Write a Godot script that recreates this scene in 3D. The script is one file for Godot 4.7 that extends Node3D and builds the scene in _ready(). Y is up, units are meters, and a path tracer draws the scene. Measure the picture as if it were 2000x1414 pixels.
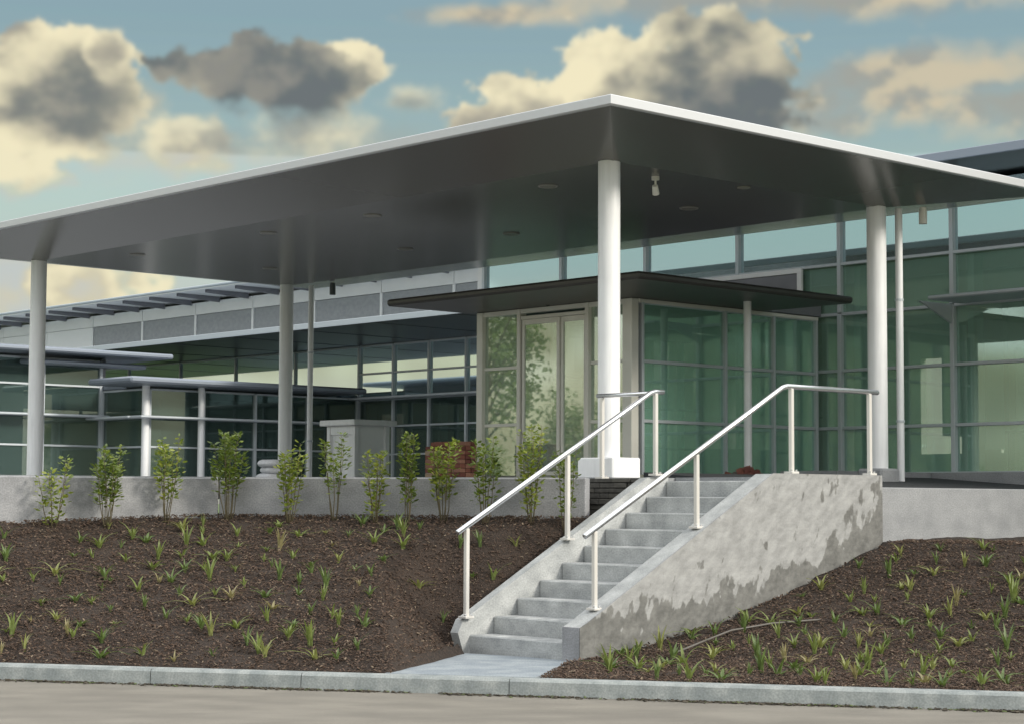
extends Node3D
# A glazed public building with an entrance canopy, concrete steps and a mulched bank, seen from the road.
# Two directions carry the building: p runs back to the right, q runs back to the left. y is up, road level is 0.

const TURN := 0.74634          # the building's turn against the world axes
const EYE := 1.72
const KERB_A := Vector2(-4.867, -18.736)   # a point on the kerb's foot (x, z)
const KERB_D := Vector2(0.9666, 0.2563)    # along the kerb
const KERB_N := Vector2(0.2563, -0.9666)   # from the road to the bank

var origin := {}
var taken := {}
var box_cache := {}
var M := {}
var rng := RandomNumberGenerator.new()

# ------------------------------------------------------------------ helpers
func pq(p: float, q: float, y: float) -> Vector3:
	var c := cos(TURN)
	var s := sin(TURN)
	return Vector3(p * c - q * s, y, -p * s - q * c)

func to_pq(w: Vector3) -> Vector2:
	var c := cos(TURN)
	var s := sin(TURN)
	return Vector2(w.x * c - w.z * s, -w.x * s - w.z * c)

func numbered(n: String) -> String:
	if not taken.has(n):
		taken[n] = 0
		return n
	taken[n] += 1
	return "%s_%03d" % [n, taken[n]]

func tag(o: Node, label: String, category: String, group := "", kind := "") -> void:
	if label: o.set_meta("label", label)
	if category: o.set_meta("category", category)
	if group: o.set_meta("group", group)
	if kind: o.set_meta("kind", kind)

# a thing of the building's grid, its base at (p, q, y)
func thing(called: String, label: String, category: String, p: float, q: float, y: float, group := "") -> Node3D:
	var o := Node3D.new()
	o.name = numbered(called)
	add_child(o)
	o.position = pq(p, q, y)
	o.rotation.y = TURN
	origin[o] = Vector3(p, y, q)
	tag(o, label, category, group)
	return o

# a thing in world axes
func free_thing(called: String, label: String, category: String, at: Vector3, turn := 0.0, group := "") -> Node3D:
	var o := Node3D.new()
	o.name = numbered(called)
	add_child(o)
	o.position = at
	o.rotation.y = turn
	tag(o, label, category, group)
	return o

func org(parent: Node) -> Vector3:
	var n := parent
	while n and not origin.has(n):
		n = n.get_parent()
	return origin[n] if n else Vector3.ZERO

func lp(parent: Node, p: float, y: float, q: float) -> Vector3:
	var o := org(parent)
	return Vector3(p - o.x, y - o.y, -(q - o.z))

func part(parent: Node, called: String, mesh: Mesh, m: Material, at := Vector3.ZERO) -> MeshInstance3D:
	var o := MeshInstance3D.new()
	o.name = called if parent != self else numbered(called)
	o.mesh = mesh
	o.material_override = m
	o.position = at
	parent.add_child(o, true)
	return o

func tri(st: SurfaceTool, a: Vector3, b: Vector3, c: Vector3) -> void:
	st.add_vertex(a)
	st.add_vertex(b)
	st.add_vertex(c)

func quad(st: SurfaceTool, a: Vector3, b: Vector3, c: Vector3, d: Vector3) -> void:
	tri(st, a, b, c)
	tri(st, a, c, d)

func begin() -> SurfaceTool:
	var st := SurfaceTool.new()
	st.begin(Mesh.PRIMITIVE_TRIANGLES)
	st.set_smooth_group(-1)
	return st

func finish(st: SurfaceTool) -> ArrayMesh:
	st.generate_normals()
	return st.commit()

# a box with chamfered edges, centred
func box_mesh(s: Vector3, bev := 0.0) -> ArrayMesh:
	var key := "%.4f %.4f %.4f %.4f" % [s.x, s.y, s.z, bev]
	if box_cache.has(key):
		return box_cache[key]
	var h := s * 0.5
	var b := minf(bev, minf(h.x, minf(h.y, h.z)) * 0.6)
	var st := begin()
	if b <= 0.0:
		add_box(st, -h, h)
	else:
		for ax in 3:
			for sg in [-1.0, 1.0]:
				var u := (ax + 1) % 3
				var v := (ax + 2) % 3
				var pts := []
				for k in [[-1, -1], [1, -1], [1, 1], [-1, 1]]:
					var w := Vector3.ZERO
					w[ax] = sg * h[ax]
					w[u] = k[0] * (h[u] - b)
					w[v] = k[1] * (h[v] - b)
					pts.append(w)
				face(st, pts, sg > 0)
		for ax in 3:
			var u := (ax + 1) % 3
			var v := (ax + 2) % 3
			for su in [-1.0, 1.0]:
				for sv in [-1.0, 1.0]:
					var pts := []
					for k in [[-1, 0], [1, 0], [1, 1], [-1, 1]]:
						var w := Vector3.ZERO
						w[ax] = k[0] * (h[ax] - b)
						w[u] = su * (h[u] if k[1] == 0 else h[u] - b)
						w[v] = sv * (h[v] - b if k[1] == 0 else h[v])
						pts.append(w)
					face_out(st, pts)
		for sx in [-1.0, 1.0]:
			for sy in [-1.0, 1.0]:
				for sz in [-1.0, 1.0]:
					var a := Vector3(sx * h.x, sy * (h.y - b), sz * (h.z - b))
					var c := Vector3(sx * (h.x - b), sy * h.y, sz * (h.z - b))
					var d := Vector3(sx * (h.x - b), sy * (h.y - b), sz * h.z)
					face_out(st, [a, c, d])
	var m := finish(st)
	box_cache[key] = m
	return m

func face(st: SurfaceTool, p: Array, _pos: bool) -> void:
	face_out(st, p)

# a convex face seen from outside a body round the origin
func face_out(st: SurfaceTool, p: Array, from := Vector3.ZERO) -> void:
	var n: Vector3 = (p[1] - p[0]).cross(p[2] - p[0])
	var mid := Vector3.ZERO
	for v in p:
		mid += v
	mid /= p.size()
	var flip := n.dot(mid - from) > 0.0
	for k in range(1, p.size() - 1):
		if flip:
			tri(st, p[0], p[k + 1], p[k])
		else:
			tri(st, p[0], p[k], p[k + 1])

func add_box(st: SurfaceTool, a: Vector3, b: Vector3) -> void:
	var c := (a + b) * 0.5
	var v := []
	for k in 8:
		v.append(Vector3(b.x if k & 1 else a.x, b.y if k & 2 else a.y, b.z if k & 4 else a.z))
	for f in [[0, 1, 3, 2], [4, 5, 7, 6], [0, 1, 5, 4], [2, 3, 7, 6], [0, 2, 6, 4], [1, 3, 7, 5]]:
		face_out(st, [v[f[0]], v[f[1]], v[f[2]], v[f[3]]], c)

func pbox(parent: Node, called: String, m: Material, p0: float, p1: float, y0: float, y1: float, q0: float, q1: float, bev := 0.004) -> MeshInstance3D:
	var mesh := box_mesh(Vector3(absf(p1 - p0), absf(y1 - y0), absf(q1 - q0)), bev)
	return part(parent, called, mesh, m, lp(parent, (p0 + p1) / 2, (y0 + y1) / 2, (q0 + q1) / 2) - local_of(parent))

# where a part that is itself a parent sits in its thing
func local_of(n: Node) -> Vector3:
	if origin.has(n) or n == self:
		return Vector3.ZERO
	return n.position + local_of(n.get_parent())

# a pane in a plane of constant p or of constant q
func pane(parent: Node, axis: String, at: float, a0: float, a1: float, y0: float, y1: float, m: Material) -> void:
	if axis == "p":
		pbox(parent, "pane", m, at - 0.004, at + 0.004, y0, y1, a0, a1, 0.0)
	else:
		pbox(parent, "pane", m, a0, a1, y0, y1, at - 0.004, at + 0.004, 0.0)

# curtain wall: uprights, rails and panes between them
func glazing(parent: Node, axis: String, at: float, ups: Array, rows: Array, frame: Material, glass: Material, w := 0.07, deep := 0.12, fins := false) -> void:
	for u in ups:
		if axis == "p":
			pbox(parent, "mullion", frame, at - deep * 0.6, at + deep * 0.4, rows[0], rows[-1], u - w / 2, u + w / 2)
			if fins:
				pbox(parent, "interior_fin", M.fin, at + 0.16, at + 0.42, rows[0], rows[-1] - 0.1, u - 0.26, u - 0.14)
		else:
			pbox(parent, "mullion", frame, u - w / 2, u + w / 2, rows[0], rows[-1], at - deep * 0.6, at + deep * 0.4)
	for i in range(ups.size() - 1):
		var a: float = ups[i] + w / 2
		var b: float = ups[i + 1] - w / 2
		for k in rows.size():
			var y: float = rows[k]
			if axis == "p":
				pbox(parent, "transom", frame, at - deep * 0.45, at + deep * 0.35, y - 0.025, y + 0.025, a, b)
			else:
				pbox(parent, "transom", frame, a, b, y - 0.025, y + 0.025, at - deep * 0.45, at + deep * 0.35)
			if k + 1 < rows.size():
				pane(parent, axis, at, a, b, y + 0.025, rows[k + 1] - 0.025, glass)

# a tube along points
func tube_mesh(pts: Array, r: float, sides := 12, r2 := -1.0) -> ArrayMesh:
	var st := begin()
	st.set_smooth_group(0)
	add_tube(st, pts, r, sides, r2)
	return finish(st)

func add_tube(st: SurfaceTool, pts: Array, r: float, sides := 12, r2 := -1.0) -> void:
	var rings := []
	var n := pts.size()
	for i in n:
		var d: Vector3 = (pts[mini(i + 1, n - 1)] - pts[maxi(i - 1, 0)]).normalized()
		var side := d.cross(Vector3.UP if absf(d.y) < 0.9 else Vector3.RIGHT).normalized()
		var up := side.cross(d).normalized()
		var stretch := 1.0
		if i > 0 and i < n - 1:
			var d0: Vector3 = (pts[i] - pts[i - 1]).normalized()
			stretch = 1.0 / maxf(0.5, d.dot(d0))
		var rr := r if r2 < 0.0 else lerpf(r, r2, float(i) / (n - 1))
		var ring := []
		for k in sides:
			var a := TAU * k / sides
			ring.append(pts[i] + (side * cos(a) + up * sin(a) * stretch) * rr)
		rings.append(ring)
	for i in n - 1:
		for k in sides:
			var k2 := (k + 1) % sides
			quad(st, rings[i][k], rings[i][k2], rings[i + 1][k2], rings[i + 1][k])
	for k in range(1, sides - 1):
		tri(st, rings[0][0], rings[0][k + 1], rings[0][k])
		tri(st, rings[n - 1][0], rings[n - 1][k], rings[n - 1][k + 1])

func column(parent: Node, called: String, m: Material, p: float, q: float, y0: float, y1: float, r: float, sides := 28) -> MeshInstance3D:
	var mesh := CylinderMesh.new()
	mesh.top_radius = r
	mesh.bottom_radius = r
	mesh.height = y1 - y0
	mesh.radial_segments = sides
	mesh.rings = 1
	return part(parent, called, mesh, m, lp(parent, p, (y0 + y1) / 2, q) - local_of(parent))

# a polygon in (p, y), pulled out from q0 to q1, with (p, y) as texture coordinates
func slab_mesh(parent: Node, poly: PackedVector2Array, q0: float, q1: float) -> ArrayMesh:
	var st := begin()
	var o := org(parent)
	var idx := Geometry2D.triangulate_polygon(poly)
	var mid := Vector2.ZERO
	for v in poly:
		mid += v / poly.size()
	var c3 := Vector3(mid.x - o.x, mid.y - o.y, -((q0 + q1) / 2 - o.z))
	for q in [q0, q1]:
		for k in range(0, idx.size(), 3):
			uv_face(st, [poly[idx[k]], poly[idx[k + 1]], poly[idx[k + 2]]], [q, q, q], o, c3)
	for k in poly.size():
		var a := poly[k]
		var b := poly[(k + 1) % poly.size()]
		uv_face(st, [a, b, b, a], [q0, q0, q1, q1], o, c3)
	return finish(st)

func uv_face(st: SurfaceTool, v: Array, q: Array, o: Vector3, c3: Vector3) -> void:
	var p := []
	for k in v.size():
		p.append(Vector3(v[k].x - o.x, v[k].y - o.y, -(q[k] - o.z)))
	var n: Vector3 = (p[1] - p[0]).cross(p[2] - p[0])
	var mid := Vector3.ZERO
	for w in p:
		mid += w / p.size()
	var flip := n.dot(mid - c3) > 0.0
	for k in range(1, p.size() - 1):
		for j in ([0, k + 1, k] if flip else [0, k, k + 1]):
			st.set_uv(Vector2((v[j].x - 13.0) / 6.0, 1.0 - v[j].y / 2.4))
			st.add_vertex(p[j])

# ------------------------------------------------------------------ materials
func lin(r: float, g: float, b: float, a := 1.0) -> Color:
	var c := Color(r, g, b).linear_to_srgb()
	c.a = a
	return c

func noise_tex(freq: float, lo: Color, hi: Color, seed_ := 1, octaves := 4, size := 512, mid := 0.5, type := FastNoiseLite.TYPE_SIMPLEX_SMOOTH) -> NoiseTexture2D:
	var n := FastNoiseLite.new()
	n.seed = seed_
	n.frequency = freq
	n.noise_type = type
	n.fractal_octaves = octaves
	var g := Gradient.new()
	g.set_color(0, lo)
	g.set_color(1, hi)
	g.set_offset(0, mid - 0.35)
	g.set_offset(1, mid + 0.35)
	var t := NoiseTexture2D.new()
	t.width = size
	t.height = size
	t.seamless = true
	t.noise = n
	t.color_ramp = g
	return t

func height_tex(freq: float, seed_ := 3, octaves := 4, size := 512) -> NoiseTexture2D:
	var n := FastNoiseLite.new()
	n.seed = seed_
	n.frequency = freq
	n.fractal_octaves = octaves
	var t := NoiseTexture2D.new()
	t.width = size
	t.height = size
	t.seamless = true
	t.noise = n
	return t

func plain(c: Color, rough: float, metal := 0.0, spec := 0.5) -> StandardMaterial3D:
	var m := StandardMaterial3D.new()
	m.albedo_color = c
	m.roughness = rough
	m.metallic = metal
	m.metallic_specular = spec
	return m

func mottled(lo: Color, hi: Color, rough: float, scale: float, freq := 0.02, bump := 0.0, seed_ := 1, octaves := 5) -> StandardMaterial3D:
	var m := plain(Color.WHITE, rough)
	m.albedo_texture = noise_tex(freq, lo, hi, seed_, octaves)
	m.uv1_triplanar = true
	m.uv1_world_triplanar = true
	m.uv1_scale = Vector3.ONE * scale
	if bump > 0.0:
		m.heightmap_enabled = true
		m.heightmap_texture = height_tex(0.06, seed_ + 7)
		m.heightmap_scale = bump
	return m

# fine grain multiplied over a material's own mottling
func grain(m: StandardMaterial3D, scale: float, low: float, freq := 0.12, seed_ := 80) -> void:
	m.detail_enabled = true
	m.detail_blend_mode = BaseMaterial3D.BLEND_MODE_MUL
	m.detail_uv_layer = BaseMaterial3D.DETAIL_UV_2
	m.detail_albedo = noise_tex(freq, Color(low, low, low), Color.WHITE, seed_, 5, 512)
	m.uv2_triplanar = true
	m.uv2_world_triplanar = true
	m.uv2_scale = Vector3.ONE * scale

func make_materials() -> void:
	M.white = mottled(lin(0.78, 0.79, 0.81), lin(0.83, 0.84, 0.86), 0.38, 0.35, 0.01)
	M.white_panel = mottled(lin(0.76, 0.775, 0.79), lin(0.83, 0.84, 0.85), 0.45, 0.2, 0.01, 0.0, 5)
	M.fascia = plain(lin(0.54, 0.55, 0.57), 0.38, 0.2)
	M.cream = mottled(lin(0.68, 0.67, 0.62), lin(0.75, 0.74, 0.69), 0.4, 0.4, 0.01, 0.0, 6)
	M.mullion = plain(lin(0.50, 0.54, 0.58), 0.4, 0.2)
	M.dark_mullion = plain(lin(0.10, 0.11, 0.12), 0.4, 0.3)
	M.fin = plain(lin(0.50, 0.70, 0.62), 0.5)
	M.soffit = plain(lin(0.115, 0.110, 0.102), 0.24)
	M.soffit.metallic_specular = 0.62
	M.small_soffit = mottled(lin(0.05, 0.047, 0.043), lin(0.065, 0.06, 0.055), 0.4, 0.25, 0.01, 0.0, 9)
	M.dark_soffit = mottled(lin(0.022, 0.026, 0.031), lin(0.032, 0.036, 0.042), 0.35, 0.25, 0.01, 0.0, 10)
	M.bay_roof = plain(lin(0.22, 0.25, 0.30), 0.4, 0.4)
	M.grey_panel = mottled(lin(0.17, 0.175, 0.20), lin(0.22, 0.225, 0.25), 0.45, 0.3, 0.01, 0.0, 11)
	M.louvre = mottled(lin(0.27, 0.285, 0.31), lin(0.34, 0.355, 0.38), 0.5, 0.6, 0.02, 0.0, 12)
	M.roof_sheet = plain(lin(0.45, 0.50, 0.55), 0.4, 0.3)
	M.glass = plain(lin(0.36, 0.60, 0.50, 0.13), 0.02, 0.36, 0.75)
	M.glass.transparency = BaseMaterial3D.TRANSPARENCY_ALPHA
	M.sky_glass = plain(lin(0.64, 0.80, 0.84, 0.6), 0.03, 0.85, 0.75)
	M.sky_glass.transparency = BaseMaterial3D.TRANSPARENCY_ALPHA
	M.clear_glass = plain(lin(0.38, 0.70, 0.58, 0.11), 0.02, 0.36, 0.75)
	M.door_glass = plain(lin(0.62, 0.74, 0.62, 0.10), 0.02, 0.5, 0.75)
	M.door_glass.transparency = BaseMaterial3D.TRANSPARENCY_ALPHA
	M.bay_glass = plain(lin(0.09, 0.15, 0.14, 0.22), 0.02, 0.45, 0.75)
	M.bay_glass.transparency = BaseMaterial3D.TRANSPARENCY_ALPHA
	M.clear_glass.transparency = BaseMaterial3D.TRANSPARENCY_ALPHA
	M.concrete = mottled(lin(0.33, 0.345, 0.35), lin(0.58, 0.595, 0.595), 0.85, 0.55, 0.012, 0.25, 21, 6)
	M.wall = mottled(lin(0.27, 0.275, 0.29), lin(0.42, 0.425, 0.445), 0.9, 0.4, 0.009, 0.2, 22, 6)
	M.kerb = mottled(lin(0.24, 0.27, 0.275), lin(0.42, 0.445, 0.44), 0.85, 0.5, 0.014, 0.2, 23, 6)
	M.paving = mottled(lin(0.26, 0.27, 0.285), lin(0.38, 0.39, 0.405), 0.85, 0.4, 0.012, 0.15, 24, 5)
	M.path = mottled(lin(0.25, 0.29, 0.33), lin(0.36, 0.40, 0.43), 0.85, 0.4, 0.012, 0.2, 28, 6)
	M.asphalt = mottled(lin(0.035, 0.04, 0.046), lin(0.06, 0.066, 0.074), 0.9, 0.7, 0.04, 0.3, 25)
	M.road = mottled(lin(0.24, 0.222, 0.19), lin(0.33, 0.305, 0.26), 0.9, 0.13, 0.012, 0.25, 26, 7)
	M.road.uv1_scale = Vector3(0.12, 0.3, 0.22)
	M.slate_a = mottled(lin(0.05, 0.048, 0.043), lin(0.10, 0.095, 0.085), 0.85, 1.2, 0.02, 0.4, 31)
	M.slate_b = mottled(lin(0.07, 0.066, 0.058), lin(0.12, 0.115, 0.10), 0.85, 1.2, 0.02, 0.4, 32)
	M.slate_joint = plain(lin(0.025, 0.024, 0.022), 0.95)
	M.mulch = mottled(lin(0.036, 0.024, 0.017), lin(0.10, 0.066, 0.047), 0.95, 1.6, 0.05, 2.0, 41, 6)
	M.chips = plain(Color.WHITE, 0.9)
	M.chips.vertex_color_use_as_albedo = true
	M.rail = plain(lin(0.78, 0.79, 0.82), 0.24, 0.85)
	M.post = plain(lin(0.66, 0.64, 0.61), 0.4, 0.3)
	M.leaf = []
	for c in [[0.125, 0.16, 0.026], [0.085, 0.12, 0.022], [0.19, 0.215, 0.042], [0.06, 0.09, 0.02]]:
		var l := plain(lin(c[0], c[1], c[2]), 0.45)
		l.backlight_enabled = true
		l.backlight = lin(c[0] * 1.6, c[1] * 1.6, c[2])
		M.leaf.append(l)
	M.tuft = []
	for c in [[0.13, 0.165, 0.045], [0.085, 0.125, 0.036], [0.18, 0.195, 0.065], [0.22, 0.195, 0.10]]:
		var l := plain(lin(c[0], c[1], c[2]), 0.55)
		l.backlight_enabled = true
		l.backlight = lin(c[0], c[1], c[2] * 0.7)
		M.tuft.append(l)
	M.stem = plain(lin(0.09, 0.075, 0.04), 0.8)
	M.bark = mottled(lin(0.06, 0.045, 0.03), lin(0.14, 0.11, 0.08), 0.95, 0.8, 0.05, 1.0, 45)
	M.brick = []
	for c in [[0.20, 0.075, 0.055], [0.14, 0.05, 0.04], [0.28, 0.14, 0.10], [0.34, 0.25, 0.17]]:
		M.brick.append(mottled(lin(c[0] * 0.8, c[1] * 0.8, c[2] * 0.8), lin(c[0] * 1.15, c[1] * 1.15, c[2] * 1.15), 0.9, 3.0, 0.03, 0.2, 50 + M.brick.size()))
	M.sack = mottled(lin(0.42, 0.43, 0.46), lin(0.58, 0.59, 0.61), 0.75, 2.0, 0.03, 0.5, 56)
	M.timber = mottled(lin(0.22, 0.15, 0.09), lin(0.32, 0.23, 0.14), 0.85, 2.0, 0.03, 0.3, 57)
	M.rubber = plain(lin(0.015, 0.015, 0.016), 0.5)
	M.lens = plain(lin(0.26, 0.25, 0.21), 0.25)
	M.lamp_ring = plain(lin(0.22, 0.21, 0.19), 0.4)
	M.hose = plain(lin(0.10, 0.09, 0.08), 0.5)
	M.inner_wall = mottled(lin(0.34, 0.40, 0.33), lin(0.46, 0.52, 0.44), 0.9, 0.1, 0.01, 0.0, 61)
	M.inner_ceiling = plain(lin(0.60, 0.61, 0.58), 0.9)
	M.inner_floor = plain(lin(0.30, 0.31, 0.27), 0.5)
	M.desk = plain(lin(0.05, 0.04, 0.032), 0.5)
	M.grass = mottled(lin(0.06, 0.10, 0.025), lin(0.12, 0.17, 0.045), 0.95, 0.06, 0.03, 0.0, 71)
	M.house_wall = mottled(lin(0.42, 0.36, 0.25), lin(0.52, 0.45, 0.32), 0.9, 0.2, 0.01, 0.0, 72)
	M.house_roof = plain(lin(0.16, 0.14, 0.12), 0.8)
	for k in ["concrete", "wall", "kerb", "paving", "path"]:
		grain(M[k], 1.7, 0.82, 0.05, 81)
	grain(M.road, 2.2, 0.62, 0.2, 82)
	grain(M.asphalt, 2.2, 0.55, 0.2, 83)
	grain(M.white, 0.5, 0.95, 0.02, 84)
	M.white.uv2_scale = Vector3(1.6, 0.12, 1.6)
	grain(M.mulch, 1.1, 0.45, 0.06, 85)
	M.stair_wall = plain(Color.WHITE, 0.9)
	M.stair_wall.albedo_texture = stain_texture()
	M.stair_wall.heightmap_enabled = true
	M.stair_wall.heightmap_texture = height_tex(0.03, 93)
	M.stair_wall.heightmap_scale = 0.6

# the skimmed block wall beside the steps: pale render, with the darker damp and unskimmed patches the wall shows low down and at its far end
func stain_texture() -> ImageTexture:
	var w := 1024
	var h := 512
	var im := Image.create(w, h, false, Image.FORMAT_RGB8)
	var n := FastNoiseLite.new()
	n.seed = 5
	n.frequency = 1.0
	n.fractal_octaves = 4
	var n2 := FastNoiseLite.new()
	n2.seed = 12
	n2.frequency = 1.0
	n2.fractal_octaves = 5
	for j in h:
		for i in w:
			var p := 13.0 + 6.0 * (i + 0.5) / w
			var y := 2.4 * (1.0 - (j + 0.5) / h)
			var soil := right_bank(0.815 * (p - 13.48) + 1.8) if p > 13.2 else 0.15
			var above := y - soil
			var a := n.get_noise_2d(p * 2.3 - y * 0.9, y * 1.7 + p * 0.5) * 0.55 + n2.get_noise_2d(p * 7.0, y * 5.0) * 0.25
			var reach := 0.34 + 0.30 * smoothstep(17.2, 18.4, p) + 0.16 * (1.0 - smoothstep(13.6, 15.0, p))
			var run := n2.get_noise_2d(p * 9.0 - y * 4.0, y * 1.2)   # runs down the face, leaning
			var m1 := reach + a * 0.75 + run * 0.16 - above
			var m2 := (a + run * 0.2 - 0.34 + 0.10 * smoothstep(15.8, 17.0, p)) * 0.8 if p > 14.2 else -1.0
			var m3 := 0.62 + a - above if p > 18.15 else -1.0
			var stained := smoothstep(-0.03, 0.07, maxf(m1, maxf(m2, m3)))
			var g := 0.30 + 0.05 * n2.get_noise_2d(p * 3.0, y * 3.0) + 0.07 * n.get_noise_2d(p * 6.0 - y * 5.0 + 40.0, y * 6.0) + 0.03 * n2.get_noise_2d(p * 40.0, y * 40.0)
			var c := Vector3(g * 0.99, g, g)
			var k := 0.50 + 0.14 * n2.get_noise_2d(p * 4.0 + 9.0, y * 4.0) + 0.10 * n2.get_noise_2d(p * 14.0, y * 14.0)
			c = c.lerp(Vector3(c.x * k, c.y * k * 0.99, c.z * k * 0.95), stained)
			im.set_pixel(i, j, lin(c.x, c.y, c.z))
	return ImageTexture.create_from_image(im)

# ------------------------------------------------------------------ sky
const SKY_LEVEL := 0.535   # brightness of the picture's sky at this exposure

func blob(az: float, el: float, c: Array, warp: float) -> float:
	var dx: float = (az - c[0]) / c[2]
	var dy: float = (el - c[1]) / (c[3] if el > c[1] else c[4])
	return 1.0 - sqrt(dx * dx + dy * dy) + warp

func sky_color(d: Vector3, fine: FastNoiseLite, wide: FastNoiseLite) -> Color:
	var el := rad_to_deg(asin(clampf(d.y, -1, 1)))
	var az := rad_to_deg(atan2(d.x, -d.z))
	# clear air: grey blue above, pale and faintly green-yellow low down
	var c := Vector3(0.46, 0.50, 0.37).lerp(Vector3(0.36, 0.46, 0.41), smoothstep(3.0, 8.0, el)).lerp(Vector3(0.275, 0.38, 0.385), smoothstep(7.5, 11.0, el)).lerp(Vector3(0.215, 0.318, 0.36), smoothstep(10.0, 14.5, el))
	c = c.lerp(Vector3(0.19, 0.295, 0.37), smoothstep(14.0, 60.0, el))
	var sd := Vector3(d.x, d.y * 1.35, d.z)
	var f := fine.get_noise_3dv(sd * 13.0)
	var g := fine.get_noise_3dv(sd * 42.0 + Vector3(7, 3, 1))
	var puff := 0.55 - absf(fine.get_noise_3dv(sd * 21.0 + Vector3(2, 9, 4))) * 2.4   # rounded heads
	var lit := fine.get_noise_3dv((sd + Vector3(-0.012, 0.014, 0.0)) * 13.0) - f          # which way a lump faces
	var h := wide.get_noise_3dv(Vector3(d.x, d.y * 6.0, d.z) * 3.0)
	# the broken cloud all round: a cream bank low down, blue above it, then a pale broken deck overhead, brightened to lift the shaded sides
	var far := maxf(smoothstep(17.0, 24.0, absf(az)), smoothstep(15.0, 22.0, el))
	var low := 1.0 - smoothstep(3.5, 6.5, el + f * 2.0)
	var cover := smoothstep(-0.30, 0.10, h + f * 0.55 - 0.35 * (1.0 - smoothstep(10.0, 22.0, el)) + 0.25 * smoothstep(20.0, 50.0, el)) * far
	var tone := smoothstep(-0.45, 0.3, f + g * 0.5 - h * 0.3)
	c = c.lerp(Vector3(1.25, 1.245, 1.235).lerp(Vector3(1.86, 1.85, 1.83), tone), cover * 0.94)
	# unseen glow round the veiled sun, added to light the columns
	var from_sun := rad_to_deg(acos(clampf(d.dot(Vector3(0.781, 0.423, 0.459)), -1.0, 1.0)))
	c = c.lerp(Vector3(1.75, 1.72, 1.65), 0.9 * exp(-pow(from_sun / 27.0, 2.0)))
	c = c.lerp(Vector3(0.62, 0.53, 0.36).lerp(Vector3(0.88, 0.78, 0.52), tone), low * far * 0.9)
	if far < 1.0:
		var near := 1.0 - far
		# streaks high up
		for s in [[7.5, 14.7, 10.5, 1.1, 0.95, 0.85], [12.8, 12.3, 6.4, 0.9, 1.3, 0.85], [14.8, 11.4, 3.0, 0.6, 1.2, 0.7], [-1.0, 14.25, 3.4, 0.4, 0.5, 0.9], [9.9, 10.9, 0.9, 0.5, 0.6, 0.5], [8.4, 11.4, 1.7, 1.0, 1.5, 0.6], [-5.2, 10.2, 4.6, 1.2, 1.0, 0.38], [-11.5, 10.2, 3.4, 1.0, 1.4, 0.35]]:
			var a: float = smoothstep(-0.1, 0.85, blob(az, el, s, f * 0.5 + g * 0.25 + h * 0.4)) * s[5] * near
			var ct := Vector3(0.31, 0.30, 0.26).lerp(Vector3(0.54, 0.46, 0.32), smoothstep(-0.35, 0.45, g + f + lit * 2.0))
			c = c.lerp(ct, a)
		# cumulus: centre azimuth and height, half width, half heights up and down; the shaded core's centre, half width, half height, strength; how solid
		for s in [
			[-15.0, 5.8, 5.4, 1.8, 3.0, -14.0, 6.2, 2.0, 1.6, 0.6, 0.95],
			[-12.6, 6.1, 1.5, 1.0, 1.5, -12.3, 5.9, 0.5, 1.0, 0.4, 0.9],
			[-9.5, 10.5, 1.6, 0.9, 1.3, -9.0, 11.4, 0.8, 0.5, 0.3, 0.8],
			[-6.0, 10.8, 2.3, 1.0, 1.3, -6.0, 11.6, 1.4, 0.5, 0.4, 0.6],
			[-3.1, 11.7, 1.4, 0.7, 0.6, -3.4, 11.5, 1.0, 0.4, 0.4, 0.65],
			[-14.6, 9.8, 2.2, 1.0, 1.6, -16.5, 10.0, 0.8, 0.6, 0.2, 0.95],
			[-11.4, 11.5, 1.7, 0.8, 1.2, -11.0, 11.7, 1.5, 0.9, 0.55, 0.65],
			[-13.5, 11.7, 2.9, 1.8, 2.6, -12.8, 11.4, 2.0, 1.3, 0.85, 1.0],
			[-11.9, 12.8, 0.75, 0.75, 0.9, -11.4, 12.0, 0.5, 0.5, 0.3, 0.95],
			[-4.7, 12.7, 1.3, 0.9, 1.0, -6.2, 12.3, 0.7, 0.6, 0.5, 1.0],
			[-7.3, 12.35, 3.5, 1.1, 1.6, -7.8, 12.3, 4.2, 2.0, 1.0, 1.0],
			[4.2, 11.2, 4.4, 1.5, 4.0, 6.0, 10.8, 3.4, 2.0, 0.9, 1.0],
			[1.2, 11.2, 3.1, 1.6, 3.0, 4.2, 10.2, 2.6, 1.8, 0.7, 1.0],
			[3.5, 12.5, 2.6, 1.6, 4.0, 5.6, 11.0, 2.8, 2.0, 0.9, 1.0],
			[6.2, 12.5, 2.9, 2.2, 5.4, 6.5, 11.2, 3.5, 2.7, 1.0, 1.0]]:
			var sink := smoothstep(0.0, 1.0, (s[1] - el) / s[4])   # ragged and thin below, firm above
			var b := blob(az, el, s, f * (0.36 + 0.3 * sink) + g * 0.27 + puff * 0.24 * (1.0 - sink) - 0.03)
			var a: float = smoothstep(0.0, 0.13 + 0.6 * sink + 1.6 * (1.0 - s[10]), b) * near * s[10]
			if a <= 0.0:
				continue
			var core := 1.0 - sqrt(pow((az - s[5]) / s[7], 2) + pow((el - s[6]) / s[8], 2)) + f * 0.26 + puff * 0.12 - lit * 0.4
			var dark: float = smoothstep(-0.55, 0.6, core) * s[9]
			var bright := Vector3(0.73, 0.665, 0.46).lerp(Vector3(0.31, 0.295, 0.245), smoothstep(0.0, 1.0, 0.14 + 0.45 * smoothstep(0.1, 0.9, b) - lit * 1.3 - puff * 0.2 - g * 0.25 - f * 0.2))
			c = c.lerp(bright.lerp(Vector3(0.125, 0.145, 0.150).lerp(Vector3(0.22, 0.22, 0.20), smoothstep(-0.3, 0.6, g * 0.6 + lit * 1.5)), dark), a)
	c *= SKY_LEVEL
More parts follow.
